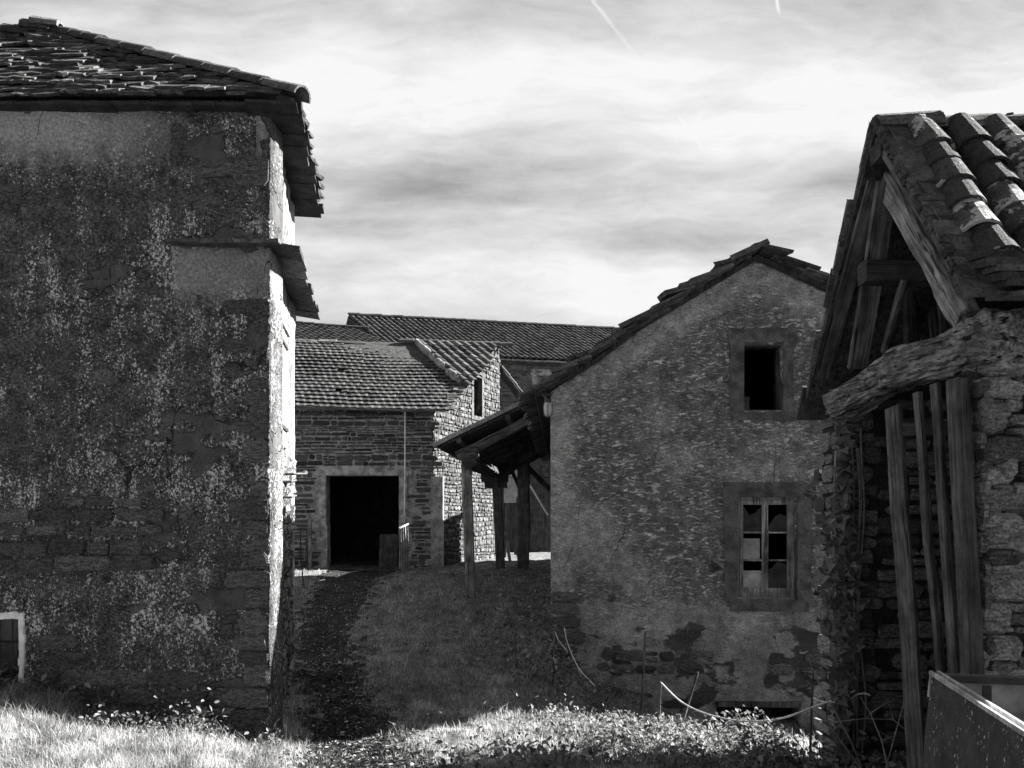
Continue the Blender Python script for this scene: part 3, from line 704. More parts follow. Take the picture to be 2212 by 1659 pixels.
for (a, b, c, d_) in ((gw[0][0] - .13, wz1, .13, wz2 - wz1), (gw[1][0], wz1, .13, wz2 - wz1), (gw[0][0] - .2, wz2, gw[1][0] - gw[0][0] + .4, .2), (gw[0][0] - .15, wz1 - .14, gw[1][0] - gw[0][0] + .3, .14)):
    mb.box(bc + gd * a + UP * b - gn * .2, gd * c, gn * .235, UP * d_, .004)
mb.build('window_surround', MT['surround'], bn)
mb = MB(); mb.box(bc + gd * gw[0][0] + UP * wz1 - gn * .22, gd * (gw[1][0] - gw[0][0]), gn * .02, UP * (wz2 - wz1)); mb.build('window_pane', MT['glass'], bn)
mb = MB()
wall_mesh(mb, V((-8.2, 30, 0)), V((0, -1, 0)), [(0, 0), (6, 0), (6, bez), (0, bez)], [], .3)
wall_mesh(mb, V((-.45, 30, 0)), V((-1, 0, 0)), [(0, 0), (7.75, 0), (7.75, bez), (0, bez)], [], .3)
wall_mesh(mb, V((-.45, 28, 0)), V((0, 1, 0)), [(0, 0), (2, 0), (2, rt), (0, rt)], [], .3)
mb.build('rear_wall', MT['mortar_dark'], bn)  # darker mortar here paints in the barn's unlit interior
# roof
rL = P(540, 733, 28); rR = P(1079, 738, 28); eL = P(520, 868, 23.55); eR = P(970, 880, 23.55)
du = (eR - eL).normalized(); dd = (eL - rL); dd = (dd - du * dd.dot(du)); RL = dd.length; dd.normalize(); n = du.cross(dd).normalized(); n = n if n.z > 0 else -n
ro = rL.copy(); ro = ro - du * 1.0
def w2(p): return ((p - ro).dot(du), (p - ro).dot(dd))
vr = w2(rR); ve = w2(eR); spl0 = w2(P(900, 736, 28)); k0 = hit(1000, 832, ro, n); spl1 = w2(k0)
def lx(a, b, v): return a[0] + (b[0] - a[0]) * (v - a[1]) / (b[1] - a[1])
def main_in(a, b):
    if .1 < b < .85 and abs(a - w2(P(800, 750, 28))[0] - (b - .4)) < 1.1 and random.random() < .7: return False
    return a < min(lx(spl0, spl1, b), lx(vr, ve, b)) - .05 and b > -.1
def bsag(a, b): return .05 * nz((a * .35, b * .5, 2)) - .10 * math.exp(-((a - 6.2) / 1.8) ** 2) * (1 - b / RL)
prof = [(0, .0), (.25, .002), (.5, .012), (.75, .020), (.92, .012), (1.02, .0)]
mb = MB(); wave_tiles(mb, ro, du, dd, n, 44, 20, .215, RL / 19.2, prof, .055, main_in, .010, bsag, .006, .034, True); ax0 = w2(P(800, 750, 28))[0]
for k in range(34):
    b_ = R(.1, .85); a_ = ax0 + b_ - .4 + R(-1.1, 1.0); mb.box(ro + du * a_ + dd * b_ + n * (R(0, .03) + bsag(a_, b_)), du * R(.15, .5) + dd * J(.05), dd * R(.08, .25) + du * J(.05), n * R(.015, .035), .012)
mb.build('roof_tiles', MT['barn_tile'], bn)
mb = MB(); quad(mb, ro - n * .06, rR - n * .06, eR - n * .06, eL - n * .06, .07); quad(mb, rL - n * .06, rR - n * .06, V((rR.x, 30.8, bez)), V((rL.x, 30.8, bez)), .07); mb.build('roof_deck', MT['wood_dark'], bn)  # second quad: unseen rear slope, added to keep daylight out of the barn
mb = MB(); dD = (du * (spl1[0] - spl0[0]) + dd * (spl1[1] - spl0[1])).normalized(); uu = n.cross(dD).normalized(); uu = uu if uu.dot(du) > 0 else -uu
i = 0
while True:
    s0 = ro + du * (spl0[0] + .16 + i * .30) + dd * (.12) + n * .05
    if (s0 - ro).dot(du) > vr[0] - .05 or i > 20: break
    t = 0
    while t < 6:
        p = s0 + dD * t; a, b = w2(p)
        if a > lx(vr, ve, b) - .02 or b > RL: break
        half_tile(mb, p + n * (.035 + J(.008)), (uu + dD * J(.05)).normalized(), dD, n, .5, .14, .105, .02, 7)
        t += .42
    i += 1
for i in range(8):                                       # stray flat stones along the verge
    f = .15 + i * .1; p = rR.lerp(eR, f) + n * .02; mb.box(p - du * .3, du * R(.25, .36), dd * R(.2, .35), n * .04, .03)
mb.build('canal_tiles', MT['barn_canal'], bn)
mb = MB(); pts = [ro + du * (spl0[0] + (spl1[0] - spl0[0]) * f) + dd * (spl0[1] + (spl1[1] - spl0[1]) * f) + n * (.05 + J(.02)) for f in np.linspace(0, 1.0, 14)]; mb.tube(pts, [.13 + J(.04) for _ in pts], 7); mb.build('mortar_fillet', MT['cement'], bn, True)
mb = MB(); s = spl0[0] - .6
while s < vr[0]:
    half_tile(mb, ro + du * s + n * (.06 + J(.015)) + dd * .02, dd, du, n, .5, .12, .10, .02, 6); s += .43
s = 1.5
while s < spl0[0] - .6:
    L = R(.3, .7); mb.box(ro + du * s + dd * (-.05 + J(.04)) + n * (.02 + bsag(s, 0)), du * L, dd * R(.18, .3), n * R(.02, .05), .02); s += L
mb.build('ridge_tiles', MT['barn_canal'], bn)
mb = MB(); a = P(560, 867, 23.4); b = P(966, 883, 23.4); pts = [a.lerp(b, i / 12) + V((0, 0, -.03 - .05 * math.sin(math.pi * i / 12) + J(.012))) for i in range(13)]
for i in range(12):
    half_tile(mb, pts[i], V((0, 1, 0)), (pts[i + 1] - pts[i]).normalized(), UP, (pts[i + 1] - pts[i]).length + .02, .065, .065, .008, 6, True)
mb.build('gutter', MT['zinc'], bn)
mb = MB(); mb.tube([P(560, 893, 23.7), P(720, 893, 23.8), P(830, 897, 23.85)], .03, 6); mb.build('eave_pole', MT['wood'], bn)
mb = MB(); mb.tube([P(875, 884, 23.8), P(874.5, 1000, 23.82), P(873.5, 1112, 23.85)], .02, 6); mb.build('drain_pipe', MT['white'], bn)
bd = MB(); a = P(818, 1226, 24.9); bd.box(a, V((.56, .05, 0)), V((0, .03, .02)), V((.02, .12, 1.02)), .006)
o = bd.build('plywood_board', MT['wood'], None); tag(o, 'grey board leaning inside the dark barn doorway', 'board')
# slatted hurdle and post by the doorway
hu = thing('hurdle', 'wooden slatted hurdle standing at right side of the barn doorway', 'hurdle', tuple(P(873, 1236, 23)))
for i in range(4):
    f = i / 3; pb = P(866 + 15 * f, 1235 - 11 * f, 22.9 + .5 * f); pt = P(864.5 + 15 * f, 1139 - 5 * f, 22.9 + .5 * f)
    timber('slat', pb, pt, .05, .03, MT['wood_pale'], hu)
timber('top_rail', P(862, 1141, 22.85), P(882, 1132, 23.45), .05, .04, MT['wood_pale'], hu)
timber('bottom_rail', P(865, 1238, 22.85), P(883, 1222, 23.45), .05, .04, MT['wood_pale'], hu)
po = thing('post', 'thin split wooden post standing against the barn wall left of the doorway', 'post', tuple(P(668, 1226, 23.6)))
timber('stake', P(670, 1226, 23.6), P(669, 1122, 23.6), .10, .06, MT['wood_pale'], po); timber('stake', P(662, 1222, 23.7), P(664, 1140, 23.7), .06, .05, MT['wood'], po)

# ------------------------------------------------------------------ roofs behind the barn
rs = thing('rear_shed', 'low shed with corrugated tile roof behind barn ridge, beside the sunny house wall', 'shed', tuple(P(750, 730, 32)))
def corr_roof(parent, rl, rr, el, er, w, ex, r, m, name='roof_tiles', sag=None, deck=True):
    """ribbed tile roof on a skewed quad: ridge rl-rr, eave el-er"""
    du = (rr - rl); W = du.length; du.normalize(); d1 = (el - rl); L = d1.length; d1.normalize(); n = du.cross(d1).normalized(); n = n if n.z > 0 else -n
    pf = [(0, 0), (.14, .0), (.24, r * .7), (.42, r), (.58, r), (.76, r * .7), (.86, 0), (1.0, 0)]
    mb = MB(); wave_tiles(mb, rl, du, d1, n, int(W / w), max(1, round(L / ex)), w, L / max(1, round(L / ex)), pf, .03, None, .012, sag, 0, .03); o = mb.build(name, m, parent)
    if deck:
        mb = MB(); quad(mb, rl - n * .04, rr - n * .04, er - n * .04, el - n * .04, .08); mb.build('roof_deck', MT['wood_dark'], parent)
    return n
a, b, c, d_ = P(560, 694, 32), P(775, 712, 32), P(640, 733, 29.4), P(892, 742, 29.4)
corr_roof(rs, a, b, c, c + (b - a), .27, .4, .06, MT['far_tile'])
mb = MB(); s = 0; L = (b - a).length; q = (b - a).normalized()
while s < L: half_tile(mb, a + q * s + UP * (.04 + J(.015)), YA, q, UP, .5, .12, .1, .02, 6); s += .43
mb.build('ridge_tiles', MT['far_tile'], rs)
mb = MB(); wall_mesh(mb, V((-9.5, 29.8, 0)), XA, [(0, .5), (6.2, .5), (6.2, c.z - .25), (0, c.z - .05)], [], .3); mb.build('wall', MT['mortar'], rs)
# far barn with a long ribbed roof
fb = thing('far_barn', 'long stone barn with ribbed tile roof rising behind the other roofs', 'barn', tuple(P(1100, 1220, 34)))
rl = P(752, 683, 36); rr = P(1395, 717, 39); sk = V((2.5, -3.5, -2.35)); el = rl + sk; er = rr + sk
corr_roof(fb, rl, rr, el, er, .25, .42, .075, MT['far_tile'])
mb = MB(); L = (rr - rl).length; q = (rr - rl).normalized(); s = 0
while s < L: half_tile(mb, rl + q * s + UP * (.05 + J(.012)), YA, q, UP, .55, .14, .12, .02, 6); s += .48
mb.build('ridge_tiles', MT['far_tile'], fb)
mb = MB(); quad(mb, rl, rr, rr + V((-1.3, 3.2, -2.3)), rl + V((-1.3, 3.2, -1.6)), .1); mb.build('rear_slope', MT['far_tile'], fb)
wq = (er - el).normalized(); wo_ = el + V((-.6, .7, 0)); WL = (er - el).length; wt = el.z - .12
wu = V((wq.x, wq.y, 0)).normalized(); wn = wu.cross(UP)
def fu(px, py): h = hit(px, py, wo_, wn); return ((h - wo_).dot(wu), h.z)
fw = [fu(1158, 850), fu(1184, 850), fu(1184, 812), fu(1158, 812)]; fl = [fu(1155, 1105), fu(1182, 1105), fu(1182, 1035), fu(1155, 1035)]
dl = [fu(1088, 1228), fu(1122, 1228), fu(1122, 1078), fu(1088, 1078)]
def rect(h): return [(h[0][0], h[0][1]), (h[1][0], h[0][1]), (h[1][0], h[2][1]), (h[0][0], h[2][1])]
fw, fl, dl = rect(fw), rect(fl), rect(dl)
wo2 = V((wo_.x, wo_.y, 0)); wtr = er.z - .15
mb = MB(); wall_mesh(mb, wo2, wu, [(0, 0), (WL, 0), (WL, wtr), (0, wt)], [fw, fl, dl], .45); mb.build('front_wall', MT['mortar_light'], fb)
mb = MB()
def fin2(u, v): return v < wt + (wtr - wt) * u / WL - .1 and not any(h[0][0] - .15 < u < h[1][0] + .15 and h[0][1] - .12 < v < h[2][1] + .15 for h in (fw, fl, dl))
rubble(mb, wo2, wu, 2.5, WL - .1, .5, wt, fin2, (.1, .22), (.16, .5), .025, (.02, .05), .05); mb.build('front_stonework', MT['far_stone'], fb)
wp_ = wo2
for h in (fw, fl):
    mb = MB(); W_ = h[1][0] - h[0][0]; H_ = h[2][1] - h[0][1]
    for (a, b, c, d_) in ((-.18, -.02, .18, H_ + .04), (W_, -.02, .18, H_ + .04), (-.25, H_, W_ + .5, .28), (-.2, -.2, W_ + .4, .18)): mb.box(wp_ + wu * (h[0][0] + a) + UP * (h[0][1] + b) - wn * .2, wu * c, wn * .24, UP * d_, .004)
    s_ = mb.build('window_surround', MT['lintel'], fb)
    mb = MB(); mb.box(wp_ + wu * h[0][0] + UP * h[0][1] - wn * .25, wu * W_, wn * .02, UP * H_); mb.build('pane', MT['glass'] if h is fl else MT['board'], s_)
    mb = MB(); mb.box(wp_ + wu * (h[0][0] + W_ / 2 - .03) + UP * h[0][1] - wn * .2, wu * .06, wn * .03, UP * H_); mb.build('mullion', MT['frame'], s_)
mb = MB(); W_ = (dl[1][0] - dl[0][0]) / 5
for i in range(5): mb.box(wp_ + wu * (dl[0][0] + W_ * i) + UP * .3 - wn * .2, wu * (W_ - .012), wn * .04, UP * (dl[2][1] - .3))
mb.build('plank_door', MT['wood_dark'], fb)
mb = MB(); a = el + V((-.15, -.05, -.05)); b = er + V((0, -.05, -.05))
for i in range(24): half_tile(mb, a.lerp(b, i / 24) + UP * J(.01), YA, wq, UP, WL / 23.8, .07, .07, .01, 6, True)
mb.build('gutter', MT['zinc'], fb)
mb = MB()
mb.box(V((wo2.x + .2, wo2.y + .5, 0)), V((0, 5.5, 0)), V((.4, 0, 0)), V((0, 0, wt))); mb.box(V((wo2.x, wo2.y + 6, 0)), wu * WL, V((0, .4, 0)), V((0, 0, wt))); mb.build('rear_wall', MT['mortar'], fb)
mb = MB()
for i in range(3):
    p = rl + sk * (.15 + i * .2); timber('purlin_end', p + V((-.3, 0, -.25)), p + V((2, .5, -.22)), .16, .18, MT['wood'], fb)
# small lean-to between the barns
ln = thing('lean_to', 'small open lean-to with sloping tile roof in the gap between the two barns', 'shed', tuple(P(1100, 1215, 30)))
a, b = P(1060, 776, 31.5), P(1085, 792, 29.5); c, d_ = P(1130, 868, 31.5), P(1133, 855, 29.5)
corr_roof(ln, a, b, c, d_, .26, .4, .05, MT['barn_tile'])
timber('rafter', b + V((0, -.05, -.18)), d_ + V((0, -.05, -.18)), .12, .16, MT['wood_dark'], ln)
timber('post', d_ + V((-.3, 0, -.2)), V((d_.x - .3, d_.y, .65)), .16, .16, MT['wood_dark'], ln)
mb = MB(); mb.box(V((b.x - .6, 31.6, .6)), V((2.6, 0, 0)), V((0, .15, 0)), V((0, 0, 5.6))); mb.build('shade_backing', MT['wood_dark'], ln)  # dark sheet standing in for the shade under the open roof
# small things in the yard behind the porch
ms = MB(); a = P(1088, 1086, 28); b = P(1121, 1000, 28); ms.box(V((a.x, 28, a.z)), V((b.x - a.x, .1, 0)), V((0, .04, 0)), V((.05, 0, b.z - a.z + .6)), .004)
o = ms.build('sheet_panel', MT['board'], None)
timber('panel_prop', V((a.x + .06, 28.1, .65)), V((a.x + .06, 28.1, a.z + .2)), .06, .06, MT['wood_dark'], o); timber('panel_prop', V((b.x - .06, 28.1, .65)), V((b.x - .06, 28.1, a.z + .2)), .06, .06, MT['wood_dark'], o)
tag(o, 'pale sheet panel raised on props, seen between the two porch posts', 'panel')
mb = MB(); mb.tube([P(1100, 985, 24.6), P(1146, 1050, 24.6), P(1184, 1113, 24.6)], .03, 6); o = mb.build('pole', MT['white'], None); tag(o, 'white diagonal pole crossing behind the thick porch post', 'pole')
o = timber('plank', P(1102, 1214, 23.8), P(1092, 1150, 24.2), .09, .03, MT['wood_pale']); tag(o, 'short pale plank leaning beside the foot of the middle porch post', 'plank')
mb = MB(); mb.tube([P(1096, 1030, 23), P(1130, 1032, 23), P(1188, 1031, 23)], .012, 5); o = mb.build('cable', MT['iron'], None); tag(o, 'dark cable strung level under the porch behind the posts', 'cable')
# ------------------------------------------------------------------ gabled house in the middle
HO = P(1190, 1110, 11); HO.z = 0
hx = V((1, -.06, 0)).normalized(); hn = hx.cross(UP); hy = V((.06, 1, 0)).normalized()
hs = thing('gabled_house', 'rubble walled gabled house with two windows and stepped slab roof in the middle', 'house', (HO.x, HO.y, 0))
def hp(px, py): h = hit(px, py, HO, hn); return ((h - HO).dot(hx), h.z)
PK = hp(1632, 562); LE = hp(1189, 846); KN = hp(1290, 782); RE = hp(2085, 770); MIDL = hp(1380, 714)  # right eave extended unseen behind the hut to widen the house's shadow
HW = RE[0]
def hrect(x0, y0, x1, y1):
    a, b = hp(x0, y1), hp(x1, y0); return [(a[0], a[1]), (b[0], a[1]), (b[0], b[1]), (a[0], b[1])]
uw, lw, cw_ = hrect(1607, 740, 1691, 886), hrect(1594, 1073, 1722, 1291), hrect(1548, 1524, 1728, 1600)
outline = [(0, -.8), (HW, -.8), (HW, RE[1]), PK, MIDL, KN, LE]
def hdisp(u, v): return .02 * fbm((u, v, 11), 1.6) + .014 * fbm((u * 1.0, v * 2.4, 3), 4.5) + .05 * max(0, .35 - v / 4) * nz((u, v, 5), 1.1)
mb = MB(); wall_mesh(mb, HO, hx, outline, [uw, lw, cw_], .5, .055, hdisp); hgw = mb.build('gable_wall', MT['house'], hs, True)
mb = MB(); HD = 15.5  # unseen rear length drawn out so its shadow reaches the barn
def hw(u, dpt, z): return HO + hx * u + hy * dpt + UP * z
wall_mesh(mb, hw(0, HD, 0), -hy, [(0, 0), (HD - .5, 0), (HD - .5, LE[1]), (0, LE[1])], [], .4)
wall_mesh(mb, hw(HW, .5, 0), hy, [(0, -.8), (HD - .5, -.8), (HD - .5, RE[1]), (0, RE[1])], [], .4)
wall_mesh(mb, hw(HW, HD, 0), -hx, [(0, 0), (HW, 0), (HW, LE[1]), (HW - MIDL[0] if False else HW - KN[0], KN[1]), (HW - PK[0], PK[1]), (0, RE[1])], [], .4)
mb.build('side_wall', MT['house'], hs)
mb = MB(); mb.box(hw(.45, .55, 3.1), hx * (HW - .9), hy * (HD - 1), UP * .15); mb.build('floor', MT['black'], hs)
# corner stones and bare patches low down
mb = MB(); v = .1
while v < 1.15:
    h = R(.12, .24); stone(mb, HO, hx, hn, -.015, v, R(.25, .5), h - .02, .03); v += h
def lin(u, v): return (v < .38 + .25 * nz((u * 1.3, 0, 8)) and u < 2.4 and nz((u * 1.1, v * 1.6, 2)) > .04) or (v < .35 and u > 2.9 and nz((u, v, 4), 2) > 0)
rubble(mb, HO, hx, .1, HW, -.4, 1.0, lin, (.08, .2), (.14, .42), .022, (.012, .03))
merge(hgw, mb, MT['quoin'])
def surround(px, name_list):
    mb = MB()
    for (x0, y0, x1, y1) in px:
        a, b = hp(x0, y1), hp(x1, y0); mb.box(HO + hx * a[0] + UP * a[1] - hn * .3, hx * (b[0] - a[0]), hn * .328, UP * (b[1] - a[1]), .006)
    return mb
mb = surround(((1573, 709, 1722, 740), (1577, 740, 1607, 890), (1691, 740, 1714, 890), (1580, 890, 1718, 908)), 0); mb.build('upper_window_surround', MT['surround'], hs)
mb = surround(((1562, 1042, 1742, 1073), (1564, 1073, 1594, 1296), (1722, 1073, 1752, 1296), (1576, 1296, 1746, 1320)), 0); mb.build('lower_window_surround', MT['surround'], hs)
mb = surround(((1546, 1516, 1730, 1526),), 0); mb.build('cellar_lintel', MT['wood'], hs)
mb = MB()
for k in range(14):
    a = hp(1610 + k * 6, 887); mb.box(HO + hx * a[0] + UP * a[1] - hn * .35, hx * .035, hn * .2, UP * R(.0, .03))
a = hp(1610, 885); mb.box(HO + hx * (a[0] + .01) + UP * a[1] - hn * .33, hx * .1, hn * .05, UP * .22, .01)
mb.build('broken_sill', MT['surround'], hs)
# casement with broken and boarded panes
(x0, z0), (x1, z1) = lw[0], lw[2]; wd_, ht_ = x1 - x0, z1 - z0
def wpt(a, b, off=-.17): return HO + hx * (x0 + a) + UP * (z0 + b) + hn * off
fr = MB()
for (a, b, c, d_) in ((0, 0, .055, ht_), (wd_ - .055, 0, .055, ht_), (.055, 0, wd_ - .11, .06), (.055, ht_ - .05, wd_ - .11, .05)): fr.box(wpt(a, b, -.2), hx * c, hn * .07, UP * d_, .003)
frm = fr.build('window_frame', MT['frame'], hs)
lf = (wd_ - .11) / 2; panes = []
for s in (0, 1):
    mb = MB(); a0 = .055 + s * lf; st = .042
    bars = [(a0, .06, st, ht_ - .11), (a0 + lf - st, .06, st, ht_ - .11), (a0 + st, .06, lf - 2 * st, .06), (a0 + st, ht_ - .105, lf - 2 * st, .055)]
    ih = (ht_ - .11 - .06 - .055)
    for k in (1, 2): bars.append((a0 + st, .12 + ih * k / 3 - .012, lf - 2 * st, .024))
    for b_ in bars: mb.box(wpt(b_[0], b_[1], -.165), hx * b_[2], hn * .04, UP * b_[3], .002)
    cs = mb.build('casement', MT['frame'], frm)
    for k in range(3): panes.append((s, k, a0 + st, .12 + ih * k / 3, lf - 2 * st, ih / 3 - .02, cs))
mb = MB(); b1 = MB()
for (s, k, a, b, c, d_, cs) in panes:
    if (s, k) in ((0, 0),): b1.box(wpt(a, b, -.155), hx * c, hn * .006, UP * d_ * .66)
    if (s, k) in ((0, 1),): b1.box(wpt(a, b, -.155), hx * c * .9, hn * .006, UP * d_ * .82, .004)
    if (s, k) in ((0, 2), (1, 0), (1, 2)):
        q = [(0, 0), (1, 0), (1, .62 if s else 1), (.62, .7 if s else .72), (.35, .58 if s else .66), (.1, .3 if s else .95), (0, .25 if s else 1)]
        if (s, k) == (1, 0): q = [(0, 0), (1, 0), (1, .9), (.5, 1), (.2, .75), (0, .7)]
        mb = MB(); mb.add([wpt(a + p[0] * c, b + p[1] * d_, -.15) for p in q], [tuple(range(len(q)))]); mb.build('broken_pane', MT['glass'], frm)
b1.build('blanking_board', MT['board'], frm)
# roof: stepped stone slabs seen along the verge
def slope(mb, a, b, dep, ex=.2, th=.045, rev=False, front=.22, d0=None):
    """slabs over the part of the roof between wall-top points a (low) and b (high)"""
    A = hw(a[0], -front, a[1] + .05); dvv = hw(b[0], 0, b[1]) - hw(a[0], 0, a[1]); L = dvv.length; dvv.normalize()
    slabs(mb, A, hy, dvv, 0, dep, -.12 if d0 is None else d0, L - ex * 1.1, None, ex, (.22, .5), th, 1.2, .05)
mb = MB(); ol = (LE[0] - .26, LE[1] - .12)
slope(mb, ol, KN, HD, .17, .04); slope(mb, KN, MIDL, HD, .19, .045); slope(mb, MIDL, PK, HD, .21, .045, d0=0)
slope(mb, (RE[0] + .2, RE[1] - .08), PK, HD, .21, .04)
for i in range(9):                                       # verge course: long slabs riding over each other in steps
    f = i / 9
    for a, b, k in ((KN, PK, 9), (RE, PK, 6)):
        if i >= k: continue
        f0, f1 = i / k, (i + 1.25) / k; f1 = min(f1, .97)
        p0 = V((a[0] + (b[0] - a[0]) * f0, a[1] + (b[1] - a[1]) * f0)); p1 = V((a[0] + (b[0] - a[0]) * f1, a[1] + (b[1] - a[1]) * f1))
        t = (p1 - p0).normalized(); nn = V((-t.y, t.x)) if t.x > 0 else V((t.y, -t.x))
        for q in range(2):
            lf_ = .045 + .032 * q
            o0 = hw(p0.x + nn.x * (lf_ + .05), -.2 + J(.05), p0.y + nn.y * (lf_ + .05)); o1 = hw(p1.x + nn.x * lf_, -.2 + J(.04), p1.y + nn.y * lf_)
            mb.box(o0 + (o1 - o0) * (.12 * q), (o1 - o0) * R(.75, 1), hy * R(.35, .5), UP * R(.028, .045), .018)
for i in range(5):
    a = hw(LE[0] - .27 + i * .13, -.14 + J(.05), LE[1] - .06 + i * .082); mb.box(a, (hx + UP * R(.3, .5)) * R(.26, .4), hy * .4, V((0, 0, .045)) + hx * -.01, .012)
rf = mb.build('roof', MT['slab_dark'], hs)
mb = MB()
for (a, b) in (((LE[0] - .22, LE[1] - .1), KN), (KN, MIDL), (MIDL, PK), ((RE[0] + .15, RE[1] - .06), PK)):
    q0, q1, q2, q3 = hw(a[0], -.1, a[1] + .05), hw(b[0], -.1, b[1] + .05), hw(b[0], HD, b[1] + .05), hw(a[0], HD, a[1] + .05); quad(mb, q0, q1, q2, q3, .05)
mb.build('roof_deck', MT['wood_dark'], hs)
mb = MB(); s = -.2
while s < HD:
    half_tile(mb, hw(PK[0], s, PK[1] + .05 + J(.012)), hx, hy, UP, .5, .17, .15, .03, 8); s += .42
mb.build('ridge_tiles', MT['slab_dark'], hs)
# rear part of the roof, standing higher behind the eave
mb = MB(); ra, rb = P(1282, 775, 16.8), P(1362, 712, 16.8); dv_ = (rb - ra); LL = dv_.length; dv_.normalize()
slabs(mb, ra, YA, dv_, 0, 4, -.1, LL, None, .2, (.25, .5), .05, 1.2, .05)
quad(mb, ra, rb, rb + V((0, 4, 0)), ra + V((0, 4, 0)), .08)
mb.box(rb + V((-.05, 0, .02)), V((1.2, 0, 0)), V((0, .5, 0)), V((0, 0, .07)), .02); quad(mb, rb, rb + V((1.4, 0, .04)), rb + V((1.4, 4, .04)), rb + V((0, 4, 0)), .09)
mb.build('rear_roof', MT['slab_dark'], hs)
# bulkhead lamp under the eave
lp = thing('wall_lamp', 'small caged bulkhead lamp on the house corner under the eave', 'lamp', tuple(P(1182, 885, 10.9)))
mb = MB(); c = P(1183, 884, 10.86); pts = [c + V((0, 0, dz)) for dz in (.10, .085, .04, -.03, -.08, -.10)]; mb.tube(pts, [.02, .045, .055, .055, .045, .015], 10); mb.build('glass_globe', MT['lampglass'], lp, True)
mb = MB(); mb.tube([c + V((.0, 0, .14)), c + V((0, 0, .09))], .05, 10); mb.tube([c + V((0, .02, .14)), c + V((-.06, .05, .2)), c + V((-.03, .12, .23)), c + V((.08, .16, .2))], .02, 6)
for k in range(4):
    an = k * math.pi / 2; mb.tube([c + V((.06 * math.cos(an), .06 * math.sin(an), dz)) for dz in (.09, 0, -.08)] + [c + V((0, 0, -.115))], .005, 4)
mb.build('cage', MT['iron'], lp)

# ------------------------------------------------------------------ timber porch beside the house
pc = thing('porch', 'open timber porch with sloping roof on round and square posts beside the house', 'porch', (-.3, 18, .7))
pa, pb = P(945, 964, 15), P(1212, 834, 15.0); dp = V((.42, 7.2, 0))
mb = MB(); quad(mb, pa, pb, pb + dp, pa + dp, .05); mb.build('roof_deck', MT['wood_dark'], pc)
du_ = (pb - pa).normalized(); L = (pb - pa).length
corr_roof(pc, pb + UP * .03, pb + dp + UP * .03, pa + UP * .03, pa + dp + UP * .03, .24, .45, .05, MT['far_tile'], 'roof_tiles', None, False)
mb = MB(); nn_ = du_.cross(YA).normalized(); nn_ = nn_ if nn_.z > 0 else -nn_
mb.box(pa + V((-.02, -.06, .0)) - du_ * .05, du_ * (L + .1), V((0, .05, 0)), nn_ * .075, .004); mb.build('verge_strip', MT['zinc'], pc)
timber('rafter', P(988, 986, 15.1), P(1215, 866, 15.1), .17, .2, MT['wood'], pc, bow=.03)
for i in range(1, 6):
    q = dp * (i / 5.4); timber('rafter', P(965, 978, 15) + q, P(1215, 858, 15) + q, .12, .14, MT['wood_dark'], pc)
for i in range(2):
    p = pa + du_ * (.45 + 1.0 * i) - UP * .10; timber('purlin', p + V((0, -.1, 0)), p + dp, .09, .09, MT['wood'], pc)
timber('eave_beam', P(1014, 998, 14.85), P(1072, 1022, 22.4), .22, .26, MT['wood_dark'], pc)
timber('cap_block', P(1000, 982, 15), P(1034, 980, 15), .25, .2, MT['wood'], pc)
po1 = P(1018, 1294, 15); timber('post', V((po1.x, 15, po1.z - .15)), P(1007, 990, 15), .185, .17, MT['wood_pale'], pc, wob=.01)
timber('post', P(1082, 1240, 22), P(1073, 1040, 22), .25, .25, MT['wood'], pc)
timber('post', P(1131, 1240, 22), P(1131, 985, 22), .33, .3, MT['wood'], pc, wob=.02, jit=.01)
mb = MB()
for (x0, y0, x1, y1) in ((1047, 1054, 1095, 1040), (1040, 1040, 1098, 1022), (1052, 1024, 1104, 1004), (1062, 1010, 1110, 990)):
    a, b = P(x0, y0, 21.8), P(x1, y1, 21.8); mb.box(a, V((b.x - a.x, 0, 0)), V((0, .5, 0)), V((0, 0, b.z - a.z)), .015)
mb.build('corbel_block', MT['wood_dark'], pc)
timber('rear_beam', P(1050, 1035, 22), P(1215, 950, 22), .3, .34, MT['wood_dark'], pc)
timber('brace', P(1140, 1010, 22), P(1195, 1064, 22), .14, .14, MT['wood_dark'], pc); timber('brace', P(1124, 1058, 22), P(1098, 1000, 22.4), .1, .1, MT['wood_dark'], pc)

# ------------------------------------------------------------------ open hut on the right
ht = thing('open_hut', 'small open sided stone hut with canal tile roof and crooked timber beam, right edge', 'shed', (3, 6.3, 0))
VX = 2.75; rg = P(1889, 268, 6.09); fe = V((VX, 4.85, E + 1.30)); be = V((VX, 7.53, E + 1.08)); rg.x = VX
HX1 = 6.2
mb = MB()                                                 # front pillar wall facing the lane
fw0 = V((2.98, 5.15, 0)); top_ = E + (HY - 690) / F * 5.15
mb2 = MB(); wall_mesh(mb2, fw0, XA, [(0, -.5), (3.2, -.5), (3.2, top_), (0, top_)], [], .2)
wall_mesh(mb2, V((2.98, 5.57, 0)), V((0, -1, 0)), [(0, -.5), (.42, -.5), (.42, top_), (0, top_)], [], .3) if False else None
mb2.box(V((3.02, 7.42, -.5)), V((3.2, 0, 0)), V((0, .4, 0)), V((0, 0, E + 1.0 + .5))); mb2.box(V((5.9, 5.1, -.5)), V((.3, 0, 0)), V((0, 2.5, 0)), V((0, 0, top_ + .5)))
mb2.add([V((6.0, 4.9, E + 1)), V((6.0, 7.6, E + 1)), V((6.0, 6.09, E + 3.0)), V((6.1, 4.9, E + 1)), V((6.1, 7.6, E + 1)), V((6.1, 6.09, E + 3.0))], [(0, 1, 2), (5, 4, 3), (0, 3, 4, 1), (1, 4, 5, 2), (2, 5, 3, 0)])  # unseen gable end, added to stop sun entering the hut
mb2.build('wall_core', MT['mortar_dark'], ht)
